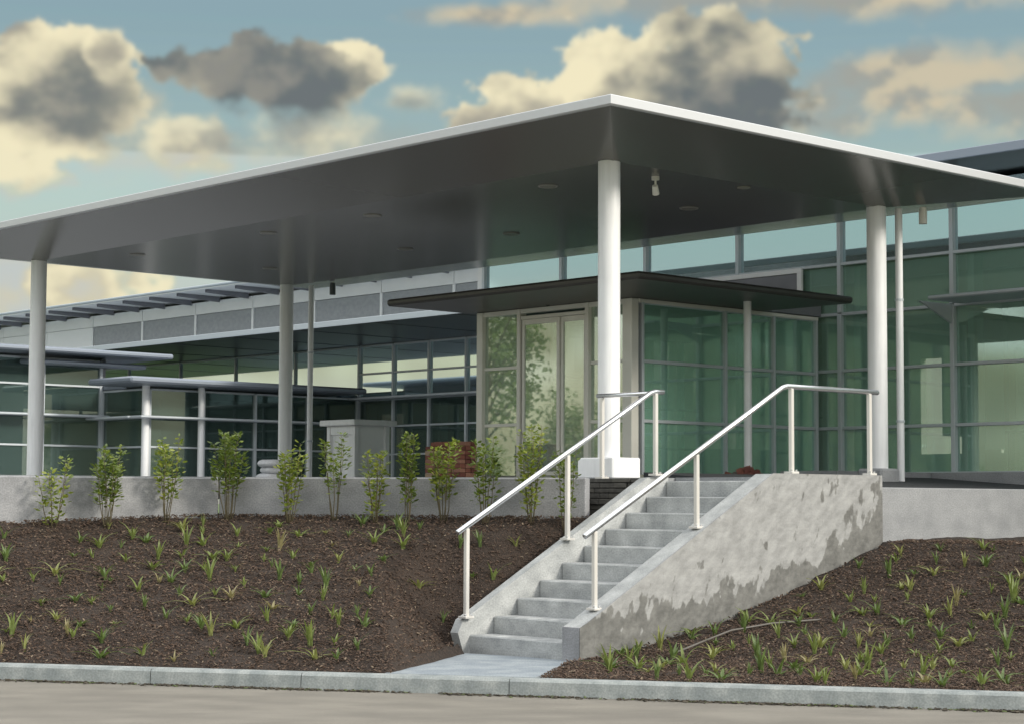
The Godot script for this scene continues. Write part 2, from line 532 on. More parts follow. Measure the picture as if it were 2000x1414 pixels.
	if d.y < 0.0:
		c = Vector3(0.20, 0.19, 0.16)
	return Color(clampf(c.x, 0, 1), clampf(c.y, 0, 1), clampf(c.z, 0, 1)).linear_to_srgb()

func sky_direction(u: float, v: float) -> Vector3:
	var a := u * TAU   # the picture's left edge looks along -z
	var e := (0.5 - v) * PI
	return Vector3(sin(a) * cos(e), sin(e), -cos(a) * cos(e))

func make_sky() -> PanoramaSkyMaterial:
	var fine := FastNoiseLite.new()
	fine.seed = 4
	fine.frequency = 1.0
	fine.fractal_octaves = 5
	var wide := FastNoiseLite.new()
	wide.seed = 9
	wide.frequency = 1.0
	wide.fractal_octaves = 3
	var im := Image.create(512, 256, false, Image.FORMAT_RGB8)
	for j in 256:
		for i in 512:
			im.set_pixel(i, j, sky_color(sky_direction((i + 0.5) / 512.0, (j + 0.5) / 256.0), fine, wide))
	im.resize(4096, 2048, Image.INTERPOLATE_CUBIC)
	for j in range(830, 1026):
		for i in range(-258, 258):
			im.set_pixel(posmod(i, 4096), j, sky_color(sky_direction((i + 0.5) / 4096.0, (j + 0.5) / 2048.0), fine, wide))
	var m := PanoramaSkyMaterial.new()
	m.panorama = ImageTexture.create_from_image(im)
	return m

# ------------------------------------------------------------------ ground shape
func right_bank(s: float) -> float:
	var k := [[0.2, 0.13], [1.2, 0.15], [1.8, 0.18], [2.54, 0.275], [3.52, 0.47], [4.59, 0.783], [5.96, 1.26], [7.0, 1.29], [40.0, 1.30]]
	for i in k.size() - 1:
		if s < k[i + 1][0]:
			return lerpf(k[i][1], k[i + 1][1], clampf((s - k[i][0]) / (k[i + 1][0] - k[i][0]), 0.0, 1.0))
	return 1.3

# how far behind the kerb the left retaining wall stands
func wall_s(t: float) -> float:
	return maxf(2.2, 4.62 - 0.74 * maxf(0.0, 0.22 - t))

func left_bank(s: float, t: float) -> float:
	return 0.13 + (1.40 + 0.05 * minf(0.0, t)) * pow(clampf((s - 0.2) / maxf(1.0, wall_s(t) - 0.32), 0.0, 1.0), 0.95)

func seg(w: Vector2, a: Vector2, b: Vector2) -> Vector2:   # (distance, share along)
	var t := clampf((w - a).dot(b - a) / (b - a).length_squared(), 0.0, 1.0)
	return Vector2(w.distance_to(a.lerp(b, t)), t)

func soil(x: float, z: float) -> float:
	var w := Vector2(x, z)
	var s := (w - KERB_A).dot(KERB_N)
	var g := to_pq(Vector3(x, 0, z))
	var mid := lerpf(-0.5, 0.06, clampf((-17.4 - z) / 2.2, 0.0, 1.0))
	var right := (g.y < 14.5) if g.x > 13.4 else x > mid
	var in_way := false
	if g.x > 13.3 and g.y > 13.62 and g.y < 15.38 and g.x < 18.6:
		in_way = true
	if z > -20.2 and g.x < 13.6:
		var k := clampf((-17.4 - z) / 2.4, -0.2, 1.1)
		if x > lerpf(-1.22, -0.55, k) and x < lerpf(0.19, 0.66, k):
			in_way = true
	if in_way:
		return minf(0.05, right_bank(s) - 0.12) if g.x < 14.4 else right_bank(s) - 0.25
	if right:
		return right_bank(s)
	var y := left_bank(s, (w - KERB_A).dot(KERB_D))
	var e1 := seg(w, Vector2(-1.22, -17.5), Vector2(-0.60, -20.44))
	var e2 := seg(w, Vector2(-0.60, -20.44), Vector2(1.62, -22.45))
	y = minf(y, 0.16 + 1.0 * e1.x)
	y = minf(y, 0.26 + e2.y * 1.55 + 1.0 * e2.x)
	return y

func kerb_at(t: float, s: float, y: float) -> Vector3:
	var w := KERB_A + KERB_D * t + KERB_N * s
	return Vector3(w.x, y, w.y)

func sheet(called: String, m: Material, pts: Array, thick := 0.1) -> MeshInstance3D:
	# a flat or tilted sheet over a convex outline, with sides
	var st := begin()
	var c := Vector3.ZERO
	for v in pts:
		c += v / pts.size()
	c.y -= thick / 2
	var low := []
	for v in pts:
		low.append(v - Vector3(0, thick, 0))
	face_out(st, pts, c)
	face_out(st, low, c)
	for k in pts.size():
		var k2 := (k + 1) % pts.size()
		face_out(st, [pts[k], pts[k2], low[k2], low[k]], c)
	var o := part(self, called, finish(st), m)
	o.set_meta("kind", "structure")
	return o

func make_ground() -> void:
	# far ground, grass to the horizon
	var st := begin()
	quad(st, Vector3(-900, -0.06, 900), Vector3(-900, -0.06, -900), Vector3(900, -0.06, -900), Vector3(900, -0.06, 900))
	part(self, "ground", finish(st), M.grass).set_meta("kind", "structure")
	sheet("road", M.road, [kerb_at(-90, 0.05, 0), kerb_at(100, 0.05, 0), kerb_at(100, -24, 0), kerb_at(-90, -24, 0)], 0.05)
	# kerb: stones end to end
	var k := Node3D.new()
	k.name = "kerb"
	add_child(k)
	k.set_meta("kind", "structure")
	var joints := [-26.0, -21.2, -16.4, -11.6, -6.8, -2.0, 1.55, 3.05, 5.02, 9.8, 14.6, 19.4, 24.2]
	for i in joints.size() - 1:
		var a: float = joints[i] + 0.004
		var b: float = joints[i + 1] - 0.004
		var s2 := begin()
		var prof := [Vector2(0.0, -0.04), Vector2(0.012, 0.125), Vector2(0.035, 0.148), Vector2(0.16, 0.152), Vector2(0.165, -0.04)]
		for e in prof.size() - 1:
			face_out(s2, [kerb_at(a, prof[e].x, prof[e].y), kerb_at(b, prof[e].x, prof[e].y), kerb_at(b, prof[e + 1].x, prof[e + 1].y), kerb_at(a, prof[e + 1].x, prof[e + 1].y)], kerb_at((a + b) / 2, 0.09, 0.03))
		for tt in [a, b]:
			face_out(s2, prof.map(func(v): return kerb_at(tt, v.x, v.y)), kerb_at((a + b) / 2, 0.09, 0.03))
		part(k, "kerb_stone", finish(s2), M.kerb)
	# the landing pad between kerb and steps
	sheet("path", M.path, [Vector3(-1.15, 0.153, -17.932), Vector3(-0.86, 0.155, -18.9), Vector3(-0.50, 0.16, -20.25), Vector3(0.72, 0.16, -19.42), Vector3(0.22, 0.153, -17.569)], 0.12)
	# mulched bank
	var g := begin()
	g.set_smooth_group(0)
	var n := FastNoiseLite.new()
	n.seed = 17
	n.frequency = 1.3
	n.fractal_octaves = 5
	var nt := 240
	var ns := 84
	var grid := []
	for i in nt + 1:
		var col := []
		for j in ns + 1:
			var w := kerb_at(lerpf(-9.0, 18.0, float(i) / nt), lerpf(0.17, 10.0, pow(float(j) / ns, 1.25)), 0)
			w.y = soil(w.x, w.z)
			if j > 0:
				w.y += 0.03 * n.get_noise_2d(w.x * 2.0, w.z * 2.0) + 0.035 * n.get_noise_2d(w.x * 0.7, w.z * 0.7)
			col.append(w)
		grid.append(col)
	for i in nt:
		for j in ns:
			quad(g, grid[i][j], grid[i][j + 1], grid[i + 1][j + 1], grid[i + 1][j])
	part(self, "mulch_bed", finish(g), M.mulch).set_meta("kind", "structure")
	# plaza and drive
	var pl := Node3D.new()
	pl.name = "plaza"
	add_child(pl)
	pl.set_meta("kind", "structure")
	var c0 := kerb_at(4.68, 4.82, 2.0)
	for pts in [
		[pq(16.87, 13.87, 2.01), pq(18.5, 13.87, 2.01), pq(18.5, 15.42, 2.01), pq(16.87, 15.42, 2.01)],
		[pq(16.48, 15.43, 2.005), pq(18.5, 15.43, 2.005), pq(18.5, 62, 2.005), pq(16.48, 62, 2.005)],
		[pq(18.51, 17.5, 2.005), pq(34, 17.5, 2.005), pq(34, 62, 2.005), pq(18.51, 62, 2.005)],
		[pq(16.47, 17.0, 2.0), pq(16.47, 62, 2.0), pq(12.5, 62, 2.0), kerb_at(-3.0, wall_s(-3.0) + 0.15, 2.0), kerb_at(0.22, 4.80, 2.0), Vector3(c0.x, 2.0, c0.z)]]:
		var s3 := begin()
		var low: Array = pts.map(func(v): return v - Vector3(0, 0.25, 0))
		var c := Vector3.ZERO
		for v in pts:
			c += v / pts.size()
		c.y -= 0.12
		var flat := PackedVector2Array()
		for v in pts:
			flat.append(Vector2(v.x, v.z))
		var idx := Geometry2D.triangulate_polygon(flat)
		for e in range(0, idx.size(), 3):
			face_out(s3, [pts[idx[e]], pts[idx[e + 1]], pts[idx[e + 2]]], pts[idx[e]] - Vector3(0, 1, 0))
			face_out(s3, [low[idx[e]], low[idx[e + 1]], low[idx[e + 2]]], low[idx[e]] + Vector3(0, 1, 0))
		for e in pts.size():
			var e2: int = (e + 1) % pts.size()
			face_out(s3, [pts[e], pts[e2], low[e2], low[e]], c)
		part(pl, "paving_slab", finish(s3), M.paving)
	sheet("driveway", M.asphalt, [pq(18.52, 14.3, 1.895), pq(34, 14.3, 1.88), pq(34, 17.49, 2.11), pq(18.52, 17.49, 2.11)], 0.3)
	sheet("footpath", M.paving, [pq(22.6, 17.5, 2.19), pq(26.2, 17.5, 2.19), pq(26.2, 18.55, 2.19), pq(22.6, 18.55, 2.19)], 0.5)
	sheet("footpath", M.paving, [pq(24.9, 6, 2.19), pq(26.2, 6, 2.19), pq(26.2, 17.49, 2.19), pq(24.9, 17.49, 2.19)], 0.5)

# ------------------------------------------------------------------ steps, rails, walls
const STEP_P := 13.55
const RISE := 0.181
const TREAD := 0.334

func make_stairs() -> void:
	var t := thing("concrete_stairs", "flight of ten pale concrete steps between sloping side walls, rising to the entrance", "stairs", 15.0, 14.5, 0.0)
	for i in 10:
		var y := 0.155 + RISE * (i + 1)
		pbox(t, "step", M.concrete, STEP_P + TREAD * i, STEP_P + TREAD * (i + 1) + 0.02 * (0 if i < 9 else 1), y - RISE - (0.06 if i == 0 else 0.02), y, 13.862, 15.284 if i else 15.39, 0.014)
	# left side wall: a sloping kerb with a rough lower end
	var up := 0.54
	var poly := PackedVector2Array([Vector2(13.56, -0.1), Vector2(13.43, 0.25), Vector2(13.39, 0.36), Vector2(13.46, 0.49), Vector2(16.25, 0.47 + (16.25 - 13.42) * up), Vector2(16.52, 2.02), Vector2(16.60, 2.02), Vector2(16.60, -0.1)])
	part(t, "side_wall", slab_mesh(t, poly, 15.285, 15.405), M.concrete)
	# right side wall: skimmed blocks with fine joints over a core
	var core := PackedVector2Array([Vector2(13.52, -0.1), Vector2(13.52, 0.49), Vector2(13.60, 0.525), Vector2(16.46, 2.035), Vector2(18.40, 2.035), Vector2(18.40, -0.1)])
	var sw := part(t, "side_wall", slab_mesh(t, core, 13.61, 13.86), M.concrete)
	sw.set_meta("label", "skimmed block side wall with dark damp patches")
	var outer := PackedVector2Array([Vector2(13.50, -0.1), Vector2(13.50, 0.49), Vector2(13.595, 0.531), Vector2(16.455, 2.041), Vector2(18.405, 2.041), Vector2(18.405, -0.1)])
	part(sw, "end_cap", slab_mesh(t, PackedVector2Array([Vector2(13.505, -0.1), Vector2(13.505, 0.49), Vector2(13.519, 0.494), Vector2(13.519, -0.1)]), 13.616, 13.855), M.wall)
	var course := 0.19
	for r in 12:
		var y0 := -0.1 + r * course
		for b in 15:
			var p0 := 13.3 + b * 0.40 - (0.2 if r % 2 else 0.0)
			var cell := PackedVector2Array([Vector2(p0 + 0.0003, y0 + 0.0003), Vector2(p0 + 0.3997, y0 + 0.0003), Vector2(p0 + 0.3997, y0 + course - 0.0003), Vector2(p0 + 0.0003, y0 + course - 0.0003)])
			for piece in Geometry2D.intersect_polygons(outer, cell):
				if piece.size() < 3 or absf(area(piece)) < 0.0006:
					continue
				part(sw, "block", slab_mesh(t, piece, 13.602, 13.612), M.stair_wall)

func area(p: PackedVector2Array) -> float:
	var a := 0.0
	for k in p.size():
		a += p[k].cross(p[(k + 1) % p.size()]) / 2
	return a

func square_post(parent: Node, p: float, q: float, y0: float, y1: float) -> void:
	var m := part(parent, "post", box_mesh(Vector3(0.048, y1 - y0, 0.048), 0.006), M.post, lp(parent, p, (y0 + y1) / 2, q))
	pbox(m, "base_plate", M.post, p - 0.06, p + 0.06, y0 - 0.012, y0 + 0.012, q - 0.06, q + 0.06, 0.003)
	for s in [-1, 1]:
		pbox(m, "bolt", M.rail, p + s * 0.043 - 0.009, p + s * 0.043 + 0.009, y0 + 0.012, y0 + 0.034, q - 0.043, q - 0.025, 0.003)

func make_rails() -> void:
	# left rail
	var t := thing("handrail", "steel handrail on four cream posts along the left side of the steps", "handrail", 15.0, 15.27, 1.3, "stair handrails")
	var q := 15.27
	var pts := [lp(t, 13.36, 1.395, q), lp(t, 16.28, 2.965, q), lp(t, 16.36, 2.985, q), lp(t, 16.50, 2.985, q)]
	part(t, "rail", tube_mesh(pts, 0.029, 14), M.rail)
	part(t, "return_rail", tube_mesh([lp(t, 16.42, 2.975, q + 0.02), lp(t, 16.42, 2.975, 16.26)], 0.025, 14), M.rail)
	square_post(t, 13.49, q, 0.52, 1.44)
	square_post(t, 14.96, q, 1.315, 2.23)
	square_post(t, 16.37, q, 2.035, 2.965)
	square_post(t, 16.42, 16.18, 2.005, 2.95)
	# right rail
	t = thing("handrail", "steel handrail on four cream posts along the right of the steps, level at top", "handrail", 16.0, 13.73, 1.3, "stair handrails")
	q = 13.73
	pts = [lp(t, 13.69, 1.378, q), lp(t, 16.76, 2.985, q), lp(t, 16.84, 3.005, q), lp(t, 18.50, 3.005, q)]
	part(t, "rail", tube_mesh(pts, 0.029, 14), M.rail)
	square_post(t, 13.83, q, 0.66, 1.43)
	square_post(t, 15.35, q, 1.46, 2.225)
	square_post(t, 16.92, q, 2.055, 2.985)
	square_post(t, 18.34, q, 2.055, 2.985)

func wall_run(called: String, label: String, a: Vector3, b: Vector3, top: float, thick: float, m: Material, low := 0.4) -> Node3D:
	var d := (b - a)
	d.y = 0
	var o := free_thing(called, label, "wall", Vector3((a.x + b.x) / 2, low, (a.z + b.z) / 2), atan2(-d.z, d.x))
	var w := box_mesh(Vector3(d.length(), top - low, thick), 0.014)
	part(o, "wall_face", w, m, Vector3(0, (top - low) / 2, -thick / 2))
	return o

func make_walls() -> void:
	var r := kerb_at(4.68, 4.62, 0)
	var c := kerb_at(0.22, 4.62, 0)
	wall_run("retaining_wall", "low grey concrete retaining wall behind the row of shrubs, left of the steps", c, r, 1.992, 0.2, M.wall)
	var e := kerb_at(-3.0, wall_s(-3.0), 0)
	wall_run("retaining_wall", "low grey concrete retaining wall at the far left, below the leftmost canopy column", e, c + Vector3(-0.003, 0, 0.003), 1.988, 0.2, M.wall)
	# right of the steps
	var t := thing("retaining_wall", "low pale concrete retaining wall right of the steps, below the driveway", "wall", 23.0, 14.1, 0.6)
	pbox(t, "wall_face", M.paving, 18.42, 34.0, 0.6, 1.91, 13.98, 14.28, 0.012)
	# dry stacked slate wall behind the left side of the steps
	t = thing("slate_wall", "dark stacked slate wall between the left handrail and the entrance column", "wall", 16.4, 16.2, 1.2)
	pbox(t, "backing", M.slate_joint, 16.36, 16.46, 1.2, 1.985, 15.42, 16.95, 0.0)
	var y := 1.2
	var k := 0
	while y < 1.98:
		var h := minf(rng.randf_range(0.045, 0.075), 2.0 - y)
		var qq := 15.43 - rng.randf() * 0.1
		while qq < 16.92:
			var l := rng.randf_range(0.14, 0.34)
			var a := maxf(qq, 15.42)
			var b := minf(qq + l, 16.94)
			if b - a > 0.04:
				pbox(t, "stone", M.slate_a if (k % 3) else M.slate_b, 16.36 - rng.randf_range(0.012, 0.035), 16.37, y + 0.004, y + h - 0.003, a + 0.003, b - 0.003, 0.006)
			qq += l
			k += 1
		y += h

# ------------------------------------------------------------------ entrance canopy
const SOFFIT := 5.83

func make_canopy() -> void:
	var t := thing("entrance_canopy", "large flat entrance canopy with glossy dark soffit on four white round columns", "canopy", 19.4, 23.3, 2.0)
	var P := [15.25, 16.72, 22.10, 24.25]
	var Q := [14.90, 16.30, 30.30, 32.35]
	var yo := 6.095
	var top := 6.212
	# soffit: a level middle and four bands that rise to the edge
	var v := func(p, q, y): return lp(t, p, y, q)
	var st := begin()
	quad(st, v.call(P[1], Q[1], SOFFIT), v.call(P[2], Q[1], SOFFIT), v.call(P[2], Q[2], SOFFIT), v.call(P[1], Q[2], SOFFIT))
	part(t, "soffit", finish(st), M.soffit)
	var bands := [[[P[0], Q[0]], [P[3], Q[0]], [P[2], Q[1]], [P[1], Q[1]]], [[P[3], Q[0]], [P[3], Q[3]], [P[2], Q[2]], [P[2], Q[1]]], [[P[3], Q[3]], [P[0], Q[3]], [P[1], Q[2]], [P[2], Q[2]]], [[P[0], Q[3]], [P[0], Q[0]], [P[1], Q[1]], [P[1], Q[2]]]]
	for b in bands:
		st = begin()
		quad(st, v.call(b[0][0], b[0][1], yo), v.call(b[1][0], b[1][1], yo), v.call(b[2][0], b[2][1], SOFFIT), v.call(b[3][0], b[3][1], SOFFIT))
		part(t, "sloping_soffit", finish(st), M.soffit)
	st = begin()
	var mid := [19.4, 23.3]
	for b in bands:
		tri(st, v.call(b[0][0], b[0][1], top - 0.004), v.call(mid[0], mid[1], top + 0.12), v.call(b[1][0], b[1][1], top - 0.004))
	part(t, "roof_deck", finish(st), M.roof_sheet)
	# rounded edge trim
	var cs := [[P[0], Q[0]], [P[3], Q[0]], [P[3], Q[3]], [P[0], Q[3]]]
	var cen := Vector2(19.4, 23.3)
	var prof := []
	for k in [[-0.02, yo - 0.002], [0.03, yo], [0.048, yo + 0.012], [0.05, top - 0.012], [0.042, top - 0.002], [-0.02, top + 0.002]]:
		prof.append(Vector2(k[0], k[1]))
	for e in 4:
		var a := Vector2(cs[e][0], cs[e][1])
		var b := Vector2(cs[(e + 1) % 4][0], cs[(e + 1) % 4][1])
		st = begin()
		for k in prof.size() - 1:
			var pts := []
			for w in [[a, k], [b, k], [b, k + 1], [a, k + 1]]:
				var f: Vector2 = w[0]
				var o: float = prof[w[1]].x
				var g := Vector2(f.x + signf(f.x - cen.x) * o, f.y + signf(f.y - cen.y) * o)
				pts.append(lp(t, g.x, prof[w[1]].y, g.y))
			face_out(st, pts, lp(t, cen.x, 6.15, cen.y))
		part(t, "edge_trim", finish(st), M.fascia)
	# columns
	for c in [[16.774, 16.413, 0.135], [22.037, 16.35, 0.135], [16.774, 30.25, 0.135], [22.037, 30.20, 0.13]]:
		var cm := column(t, "column", M.white, c[0], c[1], 2.0, SOFFIT + 0.01, c[2], 40)
		if c[1] < 20.0:
			if c[0] < 20.0:
				pbox(cm, "plinth", M.white, c[0] - 0.24, c[0] + 0.24, 2.0, 2.25, c[1] - 0.30, c[1] + 0.30, 0.015)
			else:
				pbox(cm, "plinth", M.paving, c[0] - 0.21, c[0] + 0.21, 1.9, 2.20, c[1] - 0.21, c[1] + 0.21, 0.03)
	# rainwater pipes by the two rear columns
	for c in [[22.49, 16.30], [22.62, 30.20]]:
		var dp := column(t, "downpipe", M.white, c[0], c[1], 1.98, SOFFIT + 0.03, 0.052, 20)
		for y in [2.85, 4.55]:
			column(dp, "bracket", M.mullion, c[0], c[1], y, y + 0.03, 0.062, 20)
	# recessed lamps, unlit
	for p in [17.46, 20.2]:
		for q in [18.2, 21.87, 24.43, 28.19]:
			var d := column(t, "downlight", M.lens, p, q, SOFFIT - 0.012, SOFFIT + 0.01, 0.115, 24)
			var ring := TorusMesh.new()
			ring.inner_radius = 0.105
			ring.outer_radius = 0.135
			ring.ring_segments = 8
			ring.rings = 24
			part(d, "trim_ring", ring, M.lamp_ring)
	column(t, "downlight", M.lens, 19.38, 16.5, SOFFIT - 0.01, SOFFIT + 0.01, 0.09, 20)
	# hanging lamps, unlit
	for h in [[17.926, 16.72, "adjustable cream spotlight hanging under the canopy right of the tall front column", 0.3], [22.72, 16.05, "short white cylinder lamp under the canopy edge beside the right downpipe", 0.0], [22.64, 29.55, "small dark cylinder lamp under the canopy edge right of the rear downpipe", 0.0]]:
		var s := thing("spotlight", h[2], "lamp", h[0], h[1], SOFFIT - 0.3, "lamps hanging under the canopy")
		var y1 := SOFFIT if h[0] < 22.0 else SOFFIT + 0.04
		var bm: Material = M.cream if h[1] < 20.0 else M.dark_mullion
		column(s, "mount", bm, h[0], h[1], y1 - 0.045, y1, 0.05, 18)
		if h[3] > 0.0:
			column(s, "stem", bm, h[0], h[1], y1 - 0.12, y1 - 0.04, 0.014, 10)
			var b := CylinderMesh.new()
			b.top_radius = 0.036
			b.bottom_radius = 0.045
			b.height = 0.12
			var o := part(s, "lamp_head", b, bm, lp(s, h[0], y1 - 0.17, h[1]))
			o.rotation = Vector3(0.35, 0, 0.5)
		else:
			column(s, "lamp_head", bm, h[0], h[1], y1 - 0.23, y1 - 0.044, 0.058, 20)

# ------------------------------------------------------------------ entrance lobby
func make_lobby() -> void:
	var t := thing("entrance_lobby", "glazed entrance lobby with sliding doors and a thin dark projecting roof", "entrance", 23.7, 22.2, 2.14)
	var y0 := 2.1
	var top := 4.82
	pbox(t, "floor_slab", M.inner_floor, 21.4, 26.0, 2.0, 2.14, 20.4, 24.05)
	var rows := [2.14, 2.96, 3.87, top - 0.05]
	# left face with the doors
	for w in [[23.92, 0.14], [22.98, 0.07], [21.42, 0.08], [20.54, 0.2]]:
		pbox(t, "frame_post", M.cream, 21.38, 21.54, y0, top, w[0] - w[1] / 2, w[0] + w[1] / 2, 0.008)
	pbox(t, "head_rail", M.cream, 21.40, 21.52, top - 0.075, top, 20.64, 23.85, 0.006)
	for y in [2.96, 3.885]:
		pbox(t, "transom", M.cream, 21.43, 21.50, y - 0.025, y + 0.025, 23.015, 23.85)
	for k in 3:
		pane(t, "p", 21.46, 23.015, 23.85, [2.14, 2.985, 3.91][k], [2.935, 3.86, top - 0.075][k], M.door_glass)
	# sliding door leaves
	for d in [[22.06, 22.92, 21.44], [21.48, 22.05, 21.47]]:
		var leaf := pbox(t, "door", M.cream, d[2] - 0.025, d[2] + 0.025, 2.14, 2.20, d[0], d[1])
		pbox(leaf, "top_rail", M.cream, d[2] - 0.025, d[2] + 0.025, 4.56, 4.64, d[0] + 0.06, d[1] - 0.05)
		pbox(leaf, "stile", M.cream, d[2] - 0.025, d[2] + 0.025, 2.2, 4.64, d[0], d[0] + 0.06)
		pbox(leaf, "stile", M.cream, d[2] - 0.025, d[2] + 0.025, 2.2, 4.64, d[1] - 0.05, d[1])
		pane(leaf, "p", d[2], d[0] + 0.06, d[1] - 0.05, 2.2, 4.56, M.door_glass)
	pbox(t, "door_track", M.cream, 21.40, 21.52, 4.645, 4.70, 21.46, 22.94)
	for k in 3:
		pane(t, "p", 21.46, 20.64, 21.38, [2.3, 2.985, 3.90][k], [2.935, 3.85, top - 0.075][k], M.door_glass)
	for y in [2.96, 3.875]:
		pbox(t, "transom", M.cream, 21.43, 21.50, y - 0.025, y + 0.025, 20.64, 21.38)
	pbox(t, "kick_panel", M.white, 21.42, 21.50, 2.14, 2.3, 20.64, 21.38)
	var dome := SphereMesh.new()
	dome.radius = 0.05
	dome.height = 0.1
	part(t, "door_sensor", dome, M.rubber, lp(t, 21.3, 4.86, 22.2))
	# right face
	pbox(t, "head_rail", M.cream, 21.54, 25.9, top - 0.06, top, 20.42, 20.52, 0.006)
	glazing(t, "q", 20.48, [21.62, 23.55, 24.75, 25.86], rows, M.mullion, M.clear_glass, 0.055, 0.1)
	# back and far sides
	glazing(t, "q", 23.95, [21.6, 23.0, 24.4, 25.9], rows, M.mullion, M.clear_glass, 0.055, 0.1)
	# roof
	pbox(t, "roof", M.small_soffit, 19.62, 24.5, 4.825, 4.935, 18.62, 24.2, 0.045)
	pbox(t, "roof_deck", M.grey_panel, 24.5, 25.95, 4.83, 5.1, 20.40, 24.0, 0.01)
	var c := column(t, "roof_post", M.white, 23.1, 19.6, 2.02, 4.826, 0.062, 20)
	column(c, "joint_collar", M.mullion, 23.1, 19.6, 3.73, 3.75, 0.066, 20)
	# things inside: an inner screen
	pbox(t, "inner_screen", M.inner_wall, 24.55, 24.62, 2.15, 4.7, 23.0, 23.9)
	for p in [22.3, 23.3, 24.2, 25.2]:
		pbox(t, "inner_post", M.fin, p, p + 0.09, 2.15, 4.74, 22.9, 23.0)
	pbox(t, "inner_bulkhead", M.grey_panel, 21.7, 23.6, 4.3, 4.76, 21.2, 21.35)
	for y in [3.3, 2.62]:
		pbox(t, "inner_rail", M.dark_mullion, 21.8, 25.6, y, y + 0.04, 22.86, 22.9)
	pbox(t, "bench", M.desk, 24.2, 25.5, 2.14, 2.6, 21.0, 21.5)

